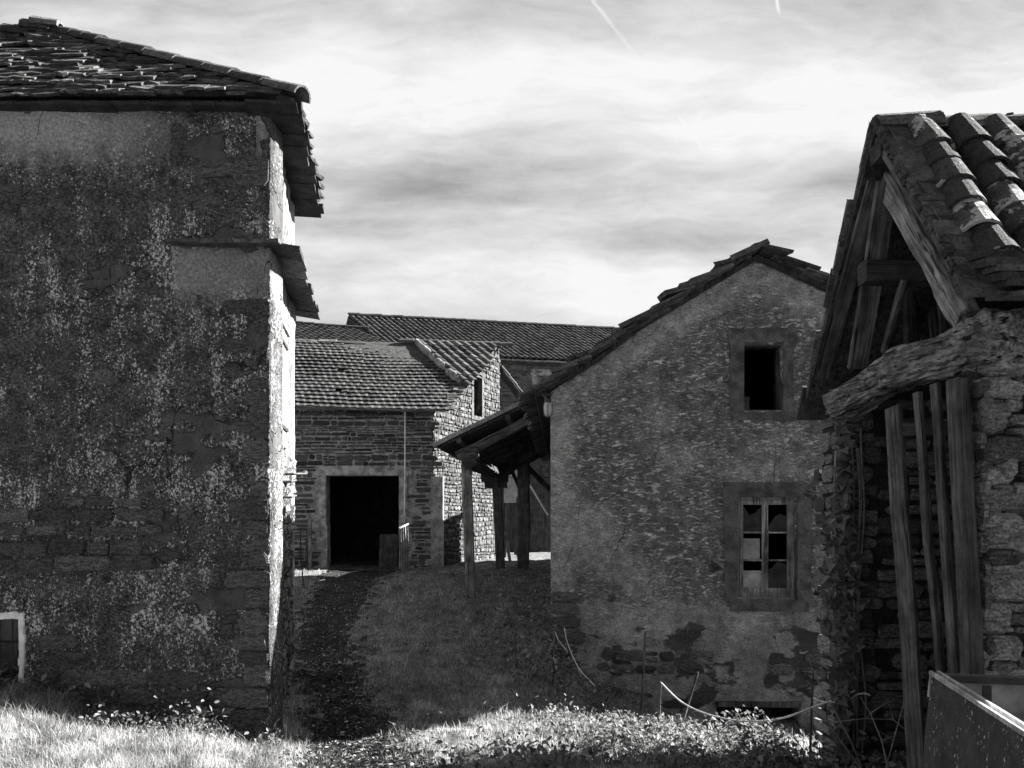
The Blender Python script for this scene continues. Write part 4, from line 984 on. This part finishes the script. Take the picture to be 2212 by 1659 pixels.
rubble(mb, fw0, XA, .06, 2.2, -.3, top_, None, (.06, .17), (.09, .27), .014, (.02, .10), .08)
rubble(mb, V((2.98, 5.36, 0)), V((0, -1, 0)), .02, .18, -.3, top_, None, (.1, .2), (.14, .2), .016, (.0, .02), .03)
k = -.3
while k < top_ - .1:
    h = R(.12, .24); stone(mb, fw0, XA, V((0, -1, 0)), J(.03), k, R(.18, .36), h - .016, R(.05, .085), .1); k += h
mb.build('front_wall', MT['hut_stone'], ht)
mb = MB(); rubble(mb, V((3.0, 7.42, 0)), XA, .04, 2.6, -.5, E + 1.0, lambda u, v: u > .34, (.08, .2), (.18, .5), .014, (.02, .06), .05)
rubble(mb, V((3.0, 7.8, 0)), V((0, -1, 0)), 0, .36, -.5, E + 1.0, None, (.1, .22), (.2, .36), .014, (-.01, .012), .03); k = -.5
while k < E + .85:
    h = R(.1, .2); stone(mb, V((3.0, 7.42, 0)), XA, V((0, -1, 0)), .0, k, R(.3, .42), h - .014, R(.02, .05), .05); k += h
mb.build('rear_wall', MT['hut_stone'], ht)
# roof
fv = (fe - rg); FL = fv.length; fv.normalize(); fn = XA.cross(fv).normalized(); fn = fn if fn.z > 0 else -fn
mb = MB(); mb3 = MB(); i = 0; n_c = 12
for i in range(n_c):
    sx = .0 + i * .285
    t = .08
    while t < FL - .36:
        p = rg + XA * (sx + J(.012)) + fv * t
        if i > 0: half_tile(mb, p + fn * (.035 + J(.01)), (XA + fv * J(.1)).normalized(), (fv + XA * J(.06)).normalized(), fn, .38, .138 + J(.006), .10, .022, 9)
        t += .262 + J(.015)
    t = 0
    while t < FL - .3:
        p = rg + XA * (sx + .142) + fv * t; half_tile(mb3, p + fn * .06, XA, fv, fn, .46, .10, .12, .018, 6, True); t += .36
# mossy flat verge with a broken edge
for r in range(15):
    t = .02 + r * FL / 15.5
    mb3.box(rg + XA * (-.02 + J(.02)) + fv * t + fn * (.02 + J(.006)), XA * R(.26, .3), fv * R(.16, .22), fn * R(.03, .045), .012)
    for c_ in range(4): mb3.box(rg + XA * (-.03 + J(.015)) + fv * (t + R(0, .13)) + fn * (.015 + J(.01)), XA * R(.03, .06), fv * R(.03, .09), fn * R(.02, .05), .01)
rt_ = mb.build('canal_tiles', MT['canal'], ht, False)
for (r) in range(6):                                      # layered slab course along the eave
    x_ = 2.80 + .03 * r + J(.02)
    while x_ < 6.1:
        w = R(.3, .65); mb3.box(V((x_, 4.64 + .03 * (5 - r) + J(.015), E + HY * 0 + (HY - 655) / F * 4.85 + .052 * (5 - r) + J(.006))), XA * (w - .008), V((0, .36, .06)), UP * R(.034, .046), .007); x_ += w
mb3.build('mossy_slabs', MT['moss_slab'], ht)
mb = MB(); s = -.01
while s < 3.4:
    half_tile(mb, rg + XA * s + UP * (-.07 + J(.015)), YA, XA, UP, .46, .16 + J(.015), .14, .04, 9); s += .4
for k_ in range(22): mb.box(rg + XA * R(0, 3.2) + V((0, -.1 + J(.08), -.02)), XA * R(.05, .16), YA * R(.05, .1), UP * R(.02, .06), .02)
mb.build('ridge_tiles', MT['lauze'], ht)
mb = MB(); bv = (be - rg); BL = bv.length; bv.normalize()
quad(mb, rg + V((.0, 0, 0)), rg + XA * 3.4, rg + XA * 3.4 + fv * FL, rg + fv * (FL - .1) + XA * .05, .035)
mb.build('roof_boarding', MT['wood_dark'], ht)
mb = MB(); bn_ = XA.cross(bv).normalized(); bn_ = bn_ if bn_.z > 0 else -bn_
t = 0
for r in range(9):                                        # back slope: lapped boards and tiles seen edge on
    t = r * BL / 8.3; q = rg + bv * t + bn_ * .05 - XA * (.02 + J(.03)); mb.box(q, XA * 3.4, bv * (BL / 7.2) - bn_ * .035, bn_ * .03, .006)
mb.build('rear_slope', MT['slab_dark'], ht)
mb = MB(); quad(mb, rg, rg + XA * 3.4, rg + XA * 3.4 + bv * BL, rg + bv * BL, .03); mb.build('rear_boarding', MT['wood_dark'], ht)
def hutp(px, py, X): y_ = X * F / (px - CX); return P(px, py, y_)
# gable timbers
timber('barge_board', hutp(1921, 392, 2.95), hutp(2090, 690, 3.0), .17, .13, MT['wood_pale'], ht, jit=.012, seg=10, wob=.02, up=XA)
timber('principal_rafter', hutp(1990, 470, 3.3), hutp(2110, 690, 3.3), .16, .14, MT['wood'], ht, up=XA)
timber('verge_rafter', hutp(1902, 300, 2.82), hutp(2092, 612, 2.82), .05, .10, MT['wood'], ht, up=XA)
timber('rear_rafter', hutp(1917, 392, 2.9), hutp(1852, 796, 2.9), .045, .16, MT['wood'], ht, up=XA)
timber('rear_rafter', hutp(1893, 390, 2.84), hutp(1768, 838, 2.84), .03, .13, MT['wood'], ht, up=XA)
timber('rear_rafter', hutp(1905, 420, 3.3), hutp(1830, 800, 3.3), .14, .14, MT['wood_dark'], ht, up=XA)
timber('purlin', hutp(1862, 590, 2.8), hutp(1862, 590, 2.8) + V((2.6, 0, 0)), .17, .17, MT['wood_dark'], ht)
timber('purlin', V((2.95, 5.6, E + 1.95)), V((6, 5.6, E + 1.95)), .13, .13, MT['wood_dark'], ht)
timber('ridge_beam', rg + V((.0, 0, -.22)), rg + V((3.3, 0, -.22)), .14, .18, MT['wood_dark'], ht)
timber('wind_brace', hutp(1952, 605, 3.0), hutp(1908, 762, 3.0), .035, .05, MT['wood'], ht); timber('king_post', hutp(1960, 560, 3.4), hutp(1966, 760, 3.4), .08, .08, MT['wood_dark'], ht)
for k_, (a_, b_) in enumerate(((1996, 2010), (2018, 2034), (2040, 2056))): timber('gable_board', hutp(a_ - 4, 560, 3.7), hutp(b_, 770, 3.7), .16, .025, MT['wood'], ht)
# the crooked hewn beam across the open side
def crooked():
    ctr = [(1812, 873, .24, .29), (1838, 868, .24, .27), (1880, 842, .25, .23), (1922, 812, .26, .26), (1958, 796, .27, .29), (2015, 782, .27, .28), (2075, 764, .26, .29), (2110, 748, .25, .27), (2180, 735, .24, .25)]
    pts = []
    for (px, py, w, h) in ctr:
        yy_ = max(2.98 * F / (px - CX), 5.14); pts.append((P(px, py, yy_), w, h))
    pts[-1] = (V((3.55, 5.16, pts[-1][0].z)), .3, .3); pts[-2] = (V((3.12, 5.13, pts[-2][0].z)), .3, .34)
    dense = []
    for i in range(len(pts) - 1):
        for k in range(18):
            f = k / 18; f2 = f * f * (3 - 2 * f); dense.append((pts[i][0].lerp(pts[i + 1][0], f) * 1, pts[i][1] * (1 - f) + pts[i + 1][1] * f, pts[i][2] * (1 - f) + pts[i + 1][2] * f))
    dense.append(pts[-1]); vs = []; fs = []; S = 76
    for i, (p, w, h) in enumerate(dense):
        t = (dense[min(i + 1, len(dense) - 1)][0] - dense[max(0, i - 1)][0]).normalized(); s_ = t.cross(UP).normalized(); u_ = s_.cross(t)
        for k in range(S):
            an = 2 * math.pi * k / S; c_, d_ = math.cos(an), math.sin(an); e_ = .36
            a = abs(c_) ** e_ * (1 if c_ > 0 else -1) * w / 2; b = abs(d_) ** e_ * (1 if d_ > 0 else -1) * h / 2
            q = V((a * 9, b * 9, i * .06)); dsp = .055 * noise.noise(V((a * 5, b * 16, i * .04))) + .022 * noise.noise(V((a * 40, b * 48, i * .035))) + .012 * noise.noise(V((a * 80, b * 90, i * .06))) - .09 * max(0, noise.noise(V((a * 5 + 3, b * 12, i * .11))) - .36)
            f = 1 + dsp / max(.1, math.hypot(a, b)); vs.append(p + s_ * a * f + u_ * b * f)
    n = len(dense)
    for i in range(n - 1):
        for k in range(S): k2 = (k + 1) % S; fs.append((i * S + k, i * S + k2, (i + 1) * S + k2, (i + 1) * S + k))
    fs.append(tuple(range(S))[::-1]); fs.append(tuple(range((n - 1) * S, n * S))); mb = MB(); mb.add(vs, fs); return mb
crooked().build('crooked_beam', MT['beam'], ht)
timber('wall_plate', V((3.3, 5.0, E + 1.22)), V((6, 5.0, E + 1.22)), .16, .16, MT['wood'], ht)
timber('short_lintel', V((2.9, 5.95, E + .62)), V((3.6, 5.5, E + .62)), .1, .14, MT['wood_dark'], ht)
# planks leaning in the opening, each a thing
def lean(lbl, top, bot, w, t, m, dpt=0.0, seg=8, wob=.012):
    a = hutp(*top, 2.95 - dpt); b = hutp(*bot, 2.90 - dpt); dvv = (b - a).normalized(); gz = G0(b.x, b.y); 
    if b.z > gz: b = b + dvv * ((b.z - gz + .03) / abs(dvv.z))
    o = timber('leaning_plank', b, a, w, t, m, None, seg=seg, wob=wob, up=V((1, .35, 0)).normalized()); tag(o, lbl, 'plank', 'planks leaning in the open side of the hut')
lean('broad plank nearest the ivy, leaning in the open side of the hut', (1930, 880), (1975, 1560), .15, .04, MT['wood'])
lean('thinnest crooked pole standing between the broad planks in the hut opening', (1982, 850), (2030, 1455), .05, .05, MT['wood'], .02, 12, .035)
lean('narrow batten leaning just left of the widest plank in the hut opening', (2020, 830), (2062, 1460), .06, .05, MT['wood'], .0)
lean('widest plank of those leaning in the hut opening, next to the stone pillar', (2062, 820), (2096, 1470), .11, .04, MT['wood'], .03)
lean('dark plank edge touching the stone pillar in the hut opening', (2080, 820), (2110, 1470), .07, .05, MT['wood_dark'], .04)
# ------------------------------------------------------------------ farm trailer in the right corner
c0 = P(2012, 1456, 4.2); c1 = P(2230, 1602, 2.98); sdv = (c1 - c0); sdv.z = 0; TL = sdv.length; sdv.normalize(); rgt = V((-sdv.y, sdv.x, 0)); rgt = rgt if rgt.x > 0 else -rgt
tr = thing('farm_trailer', 'open dark painted metal farm trailer with pale rim, bottom right corner', 'trailer', (c0.x + .6, c0.y - .6, G0(2.6, 3.6)))
rim = c0.z; bh = .36; TW = 1.25; TL = 1.7
dwn = (UP * -1 + rgt * -.10).normalized()
mb = MB(); N = 14
A = c0
vs = []; fs = []
mb.box(A + rgt * .0, sdv * TL, rgt * .03, dwn * bh); mb.build('side_panel', MT['paint'], tr)
mb = MB(); mb.box(A + dwn * bh + rgt * -.0, sdv * TL, rgt * .04, UP * -.16); mb.build('lower_panel', MT['paint'], tr)
mb = MB()
for k_, (o_, w_, h_) in enumerate(((-.008, .012, .02), (.028, .014, .022))): mb.box(A - sdv * .01 + rgt * o_ + UP * -.004, sdv * (TL + .02), rgt * w_, UP * h_, .0015)
mb.box(A - sdv * .012 - rgt * .006, sdv * .02, rgt * .04, dwn * .12, .001)
mb.build('rim_channel', MT['rim'], tr)
mb = MB(); mb.box(A + sdv * .0 + rgt * .04 + UP * -.03, rgt * TW, sdv * .03, UP * -(bh - .02)); mb.build('end_panel', MT['inner'], tr)
mb = MB(); mb.box(A - sdv * .02 + rgt * .05 + UP * -.03, rgt * TW, sdv * .07, UP * .035); mb.build('end_rail', MT['iron'], tr)
mb = MB(); mb.box(A + sdv * .12 + rgt * .20 + UP * -.02, rgt * .035, sdv * .03, UP * -.34); mb.build('corner_stay', MT['iron'], tr)
mb = MB(); mb.box(A + UP * -(bh + .02) + rgt * .05, sdv * TL, rgt * TW, UP * .02); mb.build('floor', MT['paint'], tr)
mb = MB(); mb.box(A + UP * -.38 + rgt * (TW + .04), sdv * TL, rgt * .03, UP * .38); mb.build('side_panel', MT['paint'], tr)
mb = MB(); mb.box(A + UP * -.52 + rgt * .15, sdv * TL, rgt * .1, UP * .13); mb.box(A + UP * -.52 + rgt * (TW - .2), sdv * TL, rgt * .1, UP * .13); mb.build('chassis', MT['iron'], tr)
for s_ in (.18, TW - .12):
    ctr = A + sdv * .9 + rgt * s_; ctr.z = G0(ctr.x, ctr.y) + .30; r = .30; mb = MB(); S = 20; pr = [(-.09, .24), (-.09, .28), (-.06, .30), (.06, .30), (.09, .28), (.09, .24)]; vs = []; fs = []
    for i in range(S):
        an = 2 * math.pi * i / S
        for (a, b) in pr: vs.append(ctr + rgt * a + (sdv * math.cos(an) + UP * math.sin(an)) * b)
    m_ = len(pr)
    for i in range(S):
        for k in range(m_): fs.append((i * m_ + k, i * m_ + (k + 1) % m_, ((i + 1) % S) * m_ + (k + 1) % m_, ((i + 1) % S) * m_ + k))
    mb.add(vs, fs); wh = mb.build('wheel', MT['rubber'], tr); mb = MB(); mb.tube([ctr - rgt * .05, ctr + rgt * .05], .235, 18); mb.build('rim', MT['iron'], wh)
# dark angle iron propped on the trailer corner
o = timber('iron_prop', P(1992, 1600, 4.3), P(2008, 1560, 4.3), .05, .05, MT['iron']); bpy.data.objects.remove(o)

# ------------------------------------------------------------------ stakes, rope, twine
def stake(lbl, top, bot, d, r=.012, m='iron'):
    a, b = P(*top, d), P(*bot, d); gz = G0(b.x, b.y); dvv = (b - a); b = a + dvv * ((a.z - gz + .1) / max(.05, -dvv.z))
    mb = MB(); mb.tube([a, a.lerp(b, .5) + V((J(.008), 0, 0)), b], [r * .8, r, r], 6); o = mb.build('stake', MT[m], None); tag(o, lbl, 'stake', 'stakes along the house wall'); return a, b
stake('iron stake carrying both ropes, nearest the ivy', (1757, 1438), (1753, 1560), 7.62, .013)
stake('dark upright stake standing before the bare stone patch of the house wall', (1394, 1364), (1386, 1500), 9.8, .016, 'wood')
stake('leaning dark stick between the upright stake and the cellar opening', (1508, 1452), (1490, 1510), 9.2, .014, 'wood')
stake('thin stake with knotted twine in front of the house corner', (1198, 1352), (1195, 1452), 9.9, .012, 'wood')
stake('short stake right of the knotted twine holding the long cord', (1219, 1356), (1220, 1440), 10.0, .010, 'wood')
stake('short pale peg where the white rope starts, before the house wall', (1427, 1472), (1424, 1530), 8.9, .012, 'wood')
def cord(nm, pts, d, r, lbl, cat, m='rope', sag_pts=0):
    ds = d if hasattr(d, '__len__') else [d] * len(pts)
    q = [P(x, y, dd) for (x, y), dd in zip(pts, ds)]; out = []
    for i in range(len(q) - 1):
        p0, p1, p2, p3 = q[max(i - 1, 0)], q[i], q[i + 1], q[min(i + 2, len(q) - 1)]
        for k in range(6):
            t = k / 6; out.append(.5 * ((2 * p1) + (-p0 + p2) * t + (2 * p0 - 5 * p1 + 4 * p2 - p3) * t * t + (-p0 + 3 * p1 - 3 * p2 + p3) * t ** 3))
    out.append(q[-1]); mb = MB(); mb.tube(out, r, 6); o = mb.build(nm, MT[m], None, True); tag(o, lbl, cat); return o
cord('rope', [(1427, 1474), (1470, 1515), (1520, 1540), (1580, 1555), (1640, 1558), (1700, 1549), (1757, 1527), (1800, 1512), (1846, 1492)], [8.9, 8.7, 8.5, 8.3, 8.1, 7.85, 7.6, 7.4, 7.22], .010, 'white rope sagging low across the front of the cellar opening', 'rope')
cord('rope', [(1757, 1508), (1775, 1515), (1800, 1517), (1830, 1512), (1852, 1500), (1868, 1498), (1880, 1502)], [7.6, 7.5, 7.4, 7.3, 7.25, 7.22, 7.2], .008, 'short rope from the iron stake towards the ivy corner of the hut', 'rope')
cord('twine', [(1219, 1356), (1224, 1382), (1236, 1415), (1252, 1446), (1270, 1466), (1285, 1482)], [10, 9.95, 9.9, 9.8, 9.7, 9.6], .007, 'long pale cord running down from the short stake into the grass', 'cord')
cord('twine', [(1198, 1362), (1206, 1382), (1220, 1400), (1226, 1408)], 9.9, .006, 'short twine from the corner stake to a knot in mid air', 'cord')
cord('twine', [(1195, 1420), (1200, 1432), (1202, 1446)], 9.85, .008, 'frayed twine end hanging at the foot of the corner stake', 'cord')

# ------------------------------------------------------------------ plants
def leaf_cloud(name, mt, pts, nrm, size, parent=None, fold=.25, shape=None):
    """many small folded leaves in one mesh; pts, nrm (leaf normals) and size are arrays"""
    n = len(pts); pts = np.asarray(pts); nrm = np.asarray(nrm); nrm /= np.linalg.norm(nrm, axis=1)[:, None] + 1e-9
    a = np.cross(nrm, rng.normal(size=(n, 3))); a /= np.linalg.norm(a, axis=1)[:, None] + 1e-9; b = np.cross(nrm, a)
    sh = shape or [(0, -1, 0), (.55, -.35, .2), (.42, .35, .2), (0, 1, -.1), (-.42, .35, .2), (-.55, -.35, .2)]
    m = len(sh); s = np.asarray(size)[:, None]
    vs = np.stack([pts + s * (a * p[0] + b * p[1] + nrm * p[2] * fold * 2) for p in sh], 1).reshape(-1, 3)
    base = np.arange(n)[:, None] * m
    f = np.concatenate([base + np.array([[0, 1, 2, 3]]), base + np.array([[0, 3, 4, 5]])], 0)
    me = bpy.data.meshes.new(name); o0 = np.array(parent.location) if parent else np.zeros(3)
    me.from_pydata((vs - o0).tolist(), [], f.tolist()); me.update(); me.materials.append(MT[mt])
    o = bpy.data.objects.new(name, me); COL.objects.link(o)
    if parent: o.parent = parent
    return o
# ivy on the hut's back corner
iv = thing('ivy', 'ivy climbing the left corner of the hut back wall beside the lower window', 'ivy', (2.95, 7.35, G0(2.95, 7.35)))
pts = []; nr = []; sz = []
stems = MB()
for k in range(7):
    x0 = 2.98 + R(-.06, .22); q = []; zz = G0(x0, 7.35) - .05
    while zz < E + .72 + J(.25): q.append(V((x0 + .07 * noise.noise(V((zz * 1.1, k * 3, 0))), 7.33 + (-.0), zz))); zz += .18
    stems.tube(q, .010, 5)
for k in range(900):
    zz = R(-.15, E + 1.0); t = (zz) / (E + .9); zr = zz - E
    wdt = .04 + .075 * math.exp(-((zr + .45) / .5) ** 2) + .05 * math.exp(-((zr + 1.15) / .3) ** 2)
    if zr > .1 and random.random() < .45: continue
    if zr < -1.3 and random.random() < .35: continue
    xx = 2.99 + .05 * noise.noise(V((zz * 1.6, 5, 1))) + random.gauss(-.03, 1) * wdt * .75
    pts.append((xx, 7.31 - abs(random.gauss(0, .055)), zz)); nr.append((J(.6) - .2, -1, R(.0, .9))); sz.append(R(.026, .055))
stems.build('ivy_stem', MT['stem'], iv)
IV = [(0, -.55, 0), (.95, -.75, .25), (.5, .1, .2), (.0, 1.25, -.15), (-.5, .1, .2), (-.95, -.75, .25)]
leaf_cloud('ivy_leaves', 'ivy', pts, nr, sz, iv, .2, IV)
# a few pale creeper sprays reaching over to the lower window, held by thin runners on the house wall
cr = thing('creeper', 'pale creeper sprays on the house wall between lower window and ivy', 'creeper', tuple(HO + hx * hp(1790, 1200)[0] + UP * G0(3.6, 10.5)))
mb = MB(); pts = []; nr = []; sz = []
for run in ([(1822, 1150), (1800, 1120), (1775, 1095), (1745, 1080), (1728, 1068)], [(1820, 1090), (1795, 1075), (1770, 1072), (1742, 1065)], [(1815, 1310), (1795, 1295), (1775, 1290)], [(1815, 1340), (1790, 1345), (1765, 1335)], [(1822, 1400), (1822, 1250), (1824, 1100)]):
    q = [HO + hx * hp(*p)[0] + UP * hp(*p)[1] + hn * (.05 + J(.02)) for p in run]; mb.tube(q, .006, 5)
    for a, b in zip(q[:-1], q[1:]):
        for k in range(5):
            p = a.lerp(b, random.random()) + V((J(.05), -R(.01, .06), J(.06))); pts.append(tuple(p)); nr.append((R(.1, 1), J(.6) - .2, R(.2, 1))); sz.append(R(.018, .034))
mb.build('runner', MT['stem'], cr); leaf_cloud('creeper_leaves', 'weed', pts, nr, sz, cr, .2, IV)
# broad-leaved weeds on the bank in front of the house (ground cover)
pts = []; nr = []; sz = []
def weeds(n, fx, fy, hmax, s0, s1):
    k = 0
    while k < n:
        x, y = fx(), fy()
        cl = nz((x * 1.2, y * 1.2, 2), 1.5)
        if random.random() > .45 + cl: continue
        h = min(abs(random.gauss(0, .5)), 1) * hmax * (1 + cl)
        pts.append((x, y, G0(x, y) + h + .02)); nr.append((J(.9), J(.9) - .15, R(.3, 1))); sz.append(R(s0, s1)); k += 1
weeds(6500, lambda: random.gauss(1.9, .75), lambda: random.gauss(7.75, .5), .20, .014, .034)
weeds(1600, lambda: R(.2, 3.2), lambda: random.gauss(8.9, .5), .10, .014, .034)
weeds(700, lambda: random.gauss(2.9, .5), lambda: random.gauss(6.7, .5), .3, .02, .045)
weeds(900, lambda: R(-3.9, -2.2), lambda: random.gauss(7.55, .22), .18, .012, .028)
weeds(700, lambda: R(-7, -2.5), lambda: random.gauss(7.85, .1), .30, .02, .045)
weeds(900, lambda: random.gauss(.45, .35), lambda: random.gauss(10.6, .7), .5, .02, .045)
weeds(700, lambda: random.gauss(.2, .8), lambda: random.gauss(12.5, 1.2), .35, .02, .05)
weeds(500, lambda: random.gauss(.1, .45), lambda: random.gauss(6.9, .3), .16, .02, .04)
o = leaf_cloud('weeds', 'weed', pts, nr, sz); tag(o, 'low broad-leaved weeds on the bank in front of the house', 'weeds', kind='stuff')
# bare bramble stems by the hut corner
def bramble(lbl, pts_, d, r=.007):
    a = thing('bramble', lbl, 'bramble', tuple(P(*pts_[0], d)), 'bare bramble stems by the hut corner'); q = [P(x, y, d + .05 * i) for i, (x, y) in enumerate(pts_)]
    g0 = q[0].copy(); g0.z = min(g0.z, G0(g0.x, g0.y) - .02); mb = MB(); mb.tube([g0] + q, [r * 1.2] + [r * (1 - .6 * i / len(q)) for i in range(len(q))], 5)
    for i in range(1, len(q) - 1):
        e = q[i] + V((J(.14), J(.1), R(.04, .16))); mb.tube([q[i], e], [r * .5, r * .25], 4)
    mb.build('stem', MT['stem'], a)
bramble('long bramble stem arching steeply up from the bank towards the window', [(1870, 1680), (1838, 1600), (1805, 1540), (1770, 1480), (1745, 1420)], 7.0)
bramble('bramble stem crossing rightwards in front of the hut back wall', [(1905, 1690), (1930, 1600), (1952, 1520), (1968, 1470)], 6.6)
bramble('low bramble stem bending left over the weeds below the rope', [(1880, 1690), (1820, 1605), (1790, 1565), (1740, 1520)], 6.9)
bramble('upright bramble stem under the iron stake and rope end', [(1815, 1680), (1808, 1600), (1798, 1545), (1790, 1480)], 7.3)
bramble('bramble stem rising between the ivy foot and broad plank', [(1925, 1690), (1905, 1600), (1880, 1540), (1858, 1505)], 6.5)
bramble('bramble stem lying nearly flat at the foot of the hut wall', [(1985, 1600), (1930, 1555), (1870, 1552), (1800, 1560)], 6.7, .006)
bramble('thin bramble stem at the bottom edge left of the trailer', [(1760, 1690), (1735, 1620), (1700, 1570), (1668, 1548)], 7.1, .005)
# fallen leaves and flakes of stone on the lane
n = 9000; ys = 5.6 / (1 - rng.random(n) * .74); cxp = np.interp(ys, [p[1] for p in PATHC], [p[0] for p in PATHC]); hwp = np.interp(ys, [p[1] for p in PATHC], [p[2] for p in PATHC])
xs = cxp + rng.normal(size=n) * hwp * .62; zs = gh(xs, ys) + .012
o = leaf_cloud('fallen_leaves', 'litter', np.stack([xs, ys, zs], 1), np.stack([rng.normal(0, .22, n), rng.normal(0, .22, n) - .1, np.ones(n)], 1), rng.uniform(.010, .028, n), None, .12)
tag(o, 'fallen leaves and flakes littering the muddy lane', 'leaves', kind='stuff')
# grass
def grass():
    n = 430000
    ys = 4.7 / (1 - rng.random(n) * .80); xs = rng.uniform(-.88, .74, n) * ys
    pdn = path_d(xs, ys) + .26 * gnoise(xs, ys, 1.9) + .14 * gnoise(xs, ys, 6)
    cl = gnoise(xs, ys, .9) * .35 + gnoise(xs + 9, ys + 4, 2.3) * .4 + gnoise(xs + 2, ys + 1, 6.1) * .25
    keep = (pdn > rng.normal(0, .2, n)) | (rng.random(n) < .05 + .25 * (gnoise(xs, ys, 3.3) > .45))
    keep &= rng.random(n) < np.clip(.60 + .75 * cl, .06, 1)
    keep &= ~((xs < -2.35) & (ys > 7.98) & (ys < 10.7) & (xs > -9) & (xs < -2.35 - .166 * (ys - 8)))
    keep &= ~((xs > .5 + .06 * (ys - 11)) & (ys > 10.95 - .06 * (xs - .53)) & (ys < 20.3)) & ~((xs > 3) & (ys > 5.1) & (ys < 8)) & ~(ys > 23.9)
    keep &= ~((xs > -1.1) & (xs < .9) & (ys > 14.8) & (rng.random(n) < .75))
    xs, ys, cl, pdn = xs[keep], ys[keep], cl[keep], pdn[keep]; n = len(xs)
    zs = gh(xs, ys)
    h = rng.uniform(.025, .075, n) * (1 + .7 * cl) * np.clip(.55 + pdn * 1.4, .45, 1.0)
    h *= 1 + 1.1 * np.exp(-((ys - 7.88) / .14) ** 2) * (xs < -2.2) + .8 * np.exp(-((xs + 2.3 + .166 * (ys - 8)) / .16) ** 2) * (ys > 7.8) * (ys < 10.6) + .35 * (xs < -1.9) * (ys < 7.8) + 1.3 * np.exp(-((xs - 1.7) / 1.1) ** 2 - ((ys - 7.6) / .6) ** 2)
    tall = rng.random(n) < .06; h = np.where(tall, h * 2.0, h)
    w = np.clip(.0022 * (ys / 6) ** .8, .002, .008) * rng.uniform(.7, 1.5, n)
    an = rng.uniform(0, 2 * np.pi, n); le = rng.uniform(.2, 1.0, n) * h; la = rng.uniform(0, 2 * np.pi, n)
    sx, sy = np.cos(an) * w, np.sin(an) * w; lx, ly = np.cos(la) * le, np.sin(la) * le
    V0 = np.stack([xs - sx, ys - sy, zs - .01], 1); V1 = np.stack([xs + sx, ys + sy, zs - .01], 1)
    V2 = np.stack([xs + sx * .8 + lx * .35, ys + sy * .8 + ly * .35, zs + h * .6], 1); V3 = np.stack([xs - sx * .8 + lx * .35, ys - sy * .8 + ly * .35, zs + h * .6], 1)
    V4 = np.stack([xs + lx, ys + ly, zs + h], 1)
    vs = np.stack([V0, V1, V2, V3, V4], 1).reshape(-1, 3).astype(np.float32)
    me = bpy.data.meshes.new('grass'); me.vertices.add(len(vs)); me.vertices.foreach_set('co', vs.ravel())
    b = np.arange(n)[:, None] * 5; lv = np.concatenate([b + np.array([[0, 1, 2, 3]]), b + np.array([[3, 2, 4]])], 1).ravel()
    me.loops.add(len(lv)); me.loops.foreach_set('vertex_index', lv.astype(np.int32))
    st = (np.arange(n)[:, None] * 7 + np.array([[0, 4]])).ravel(); tt = np.tile([4, 3], n)
    me.polygons.add(2 * n); me.polygons.foreach_set('loop_start', st.astype(np.int32)); me.polygons.foreach_set('loop_total', tt.astype(np.int32))
    me.update(calc_edges=True); me.validate(); me.materials.append(MT['grass'])
    o = bpy.data.objects.new('grass', me); COL.objects.link(o); tag(o, 'short grass covering the lane verges and bank', 'grass', kind='stuff')
grass()
for o in bpy.data.objects:
    if 'org_' in o: del o['org_']
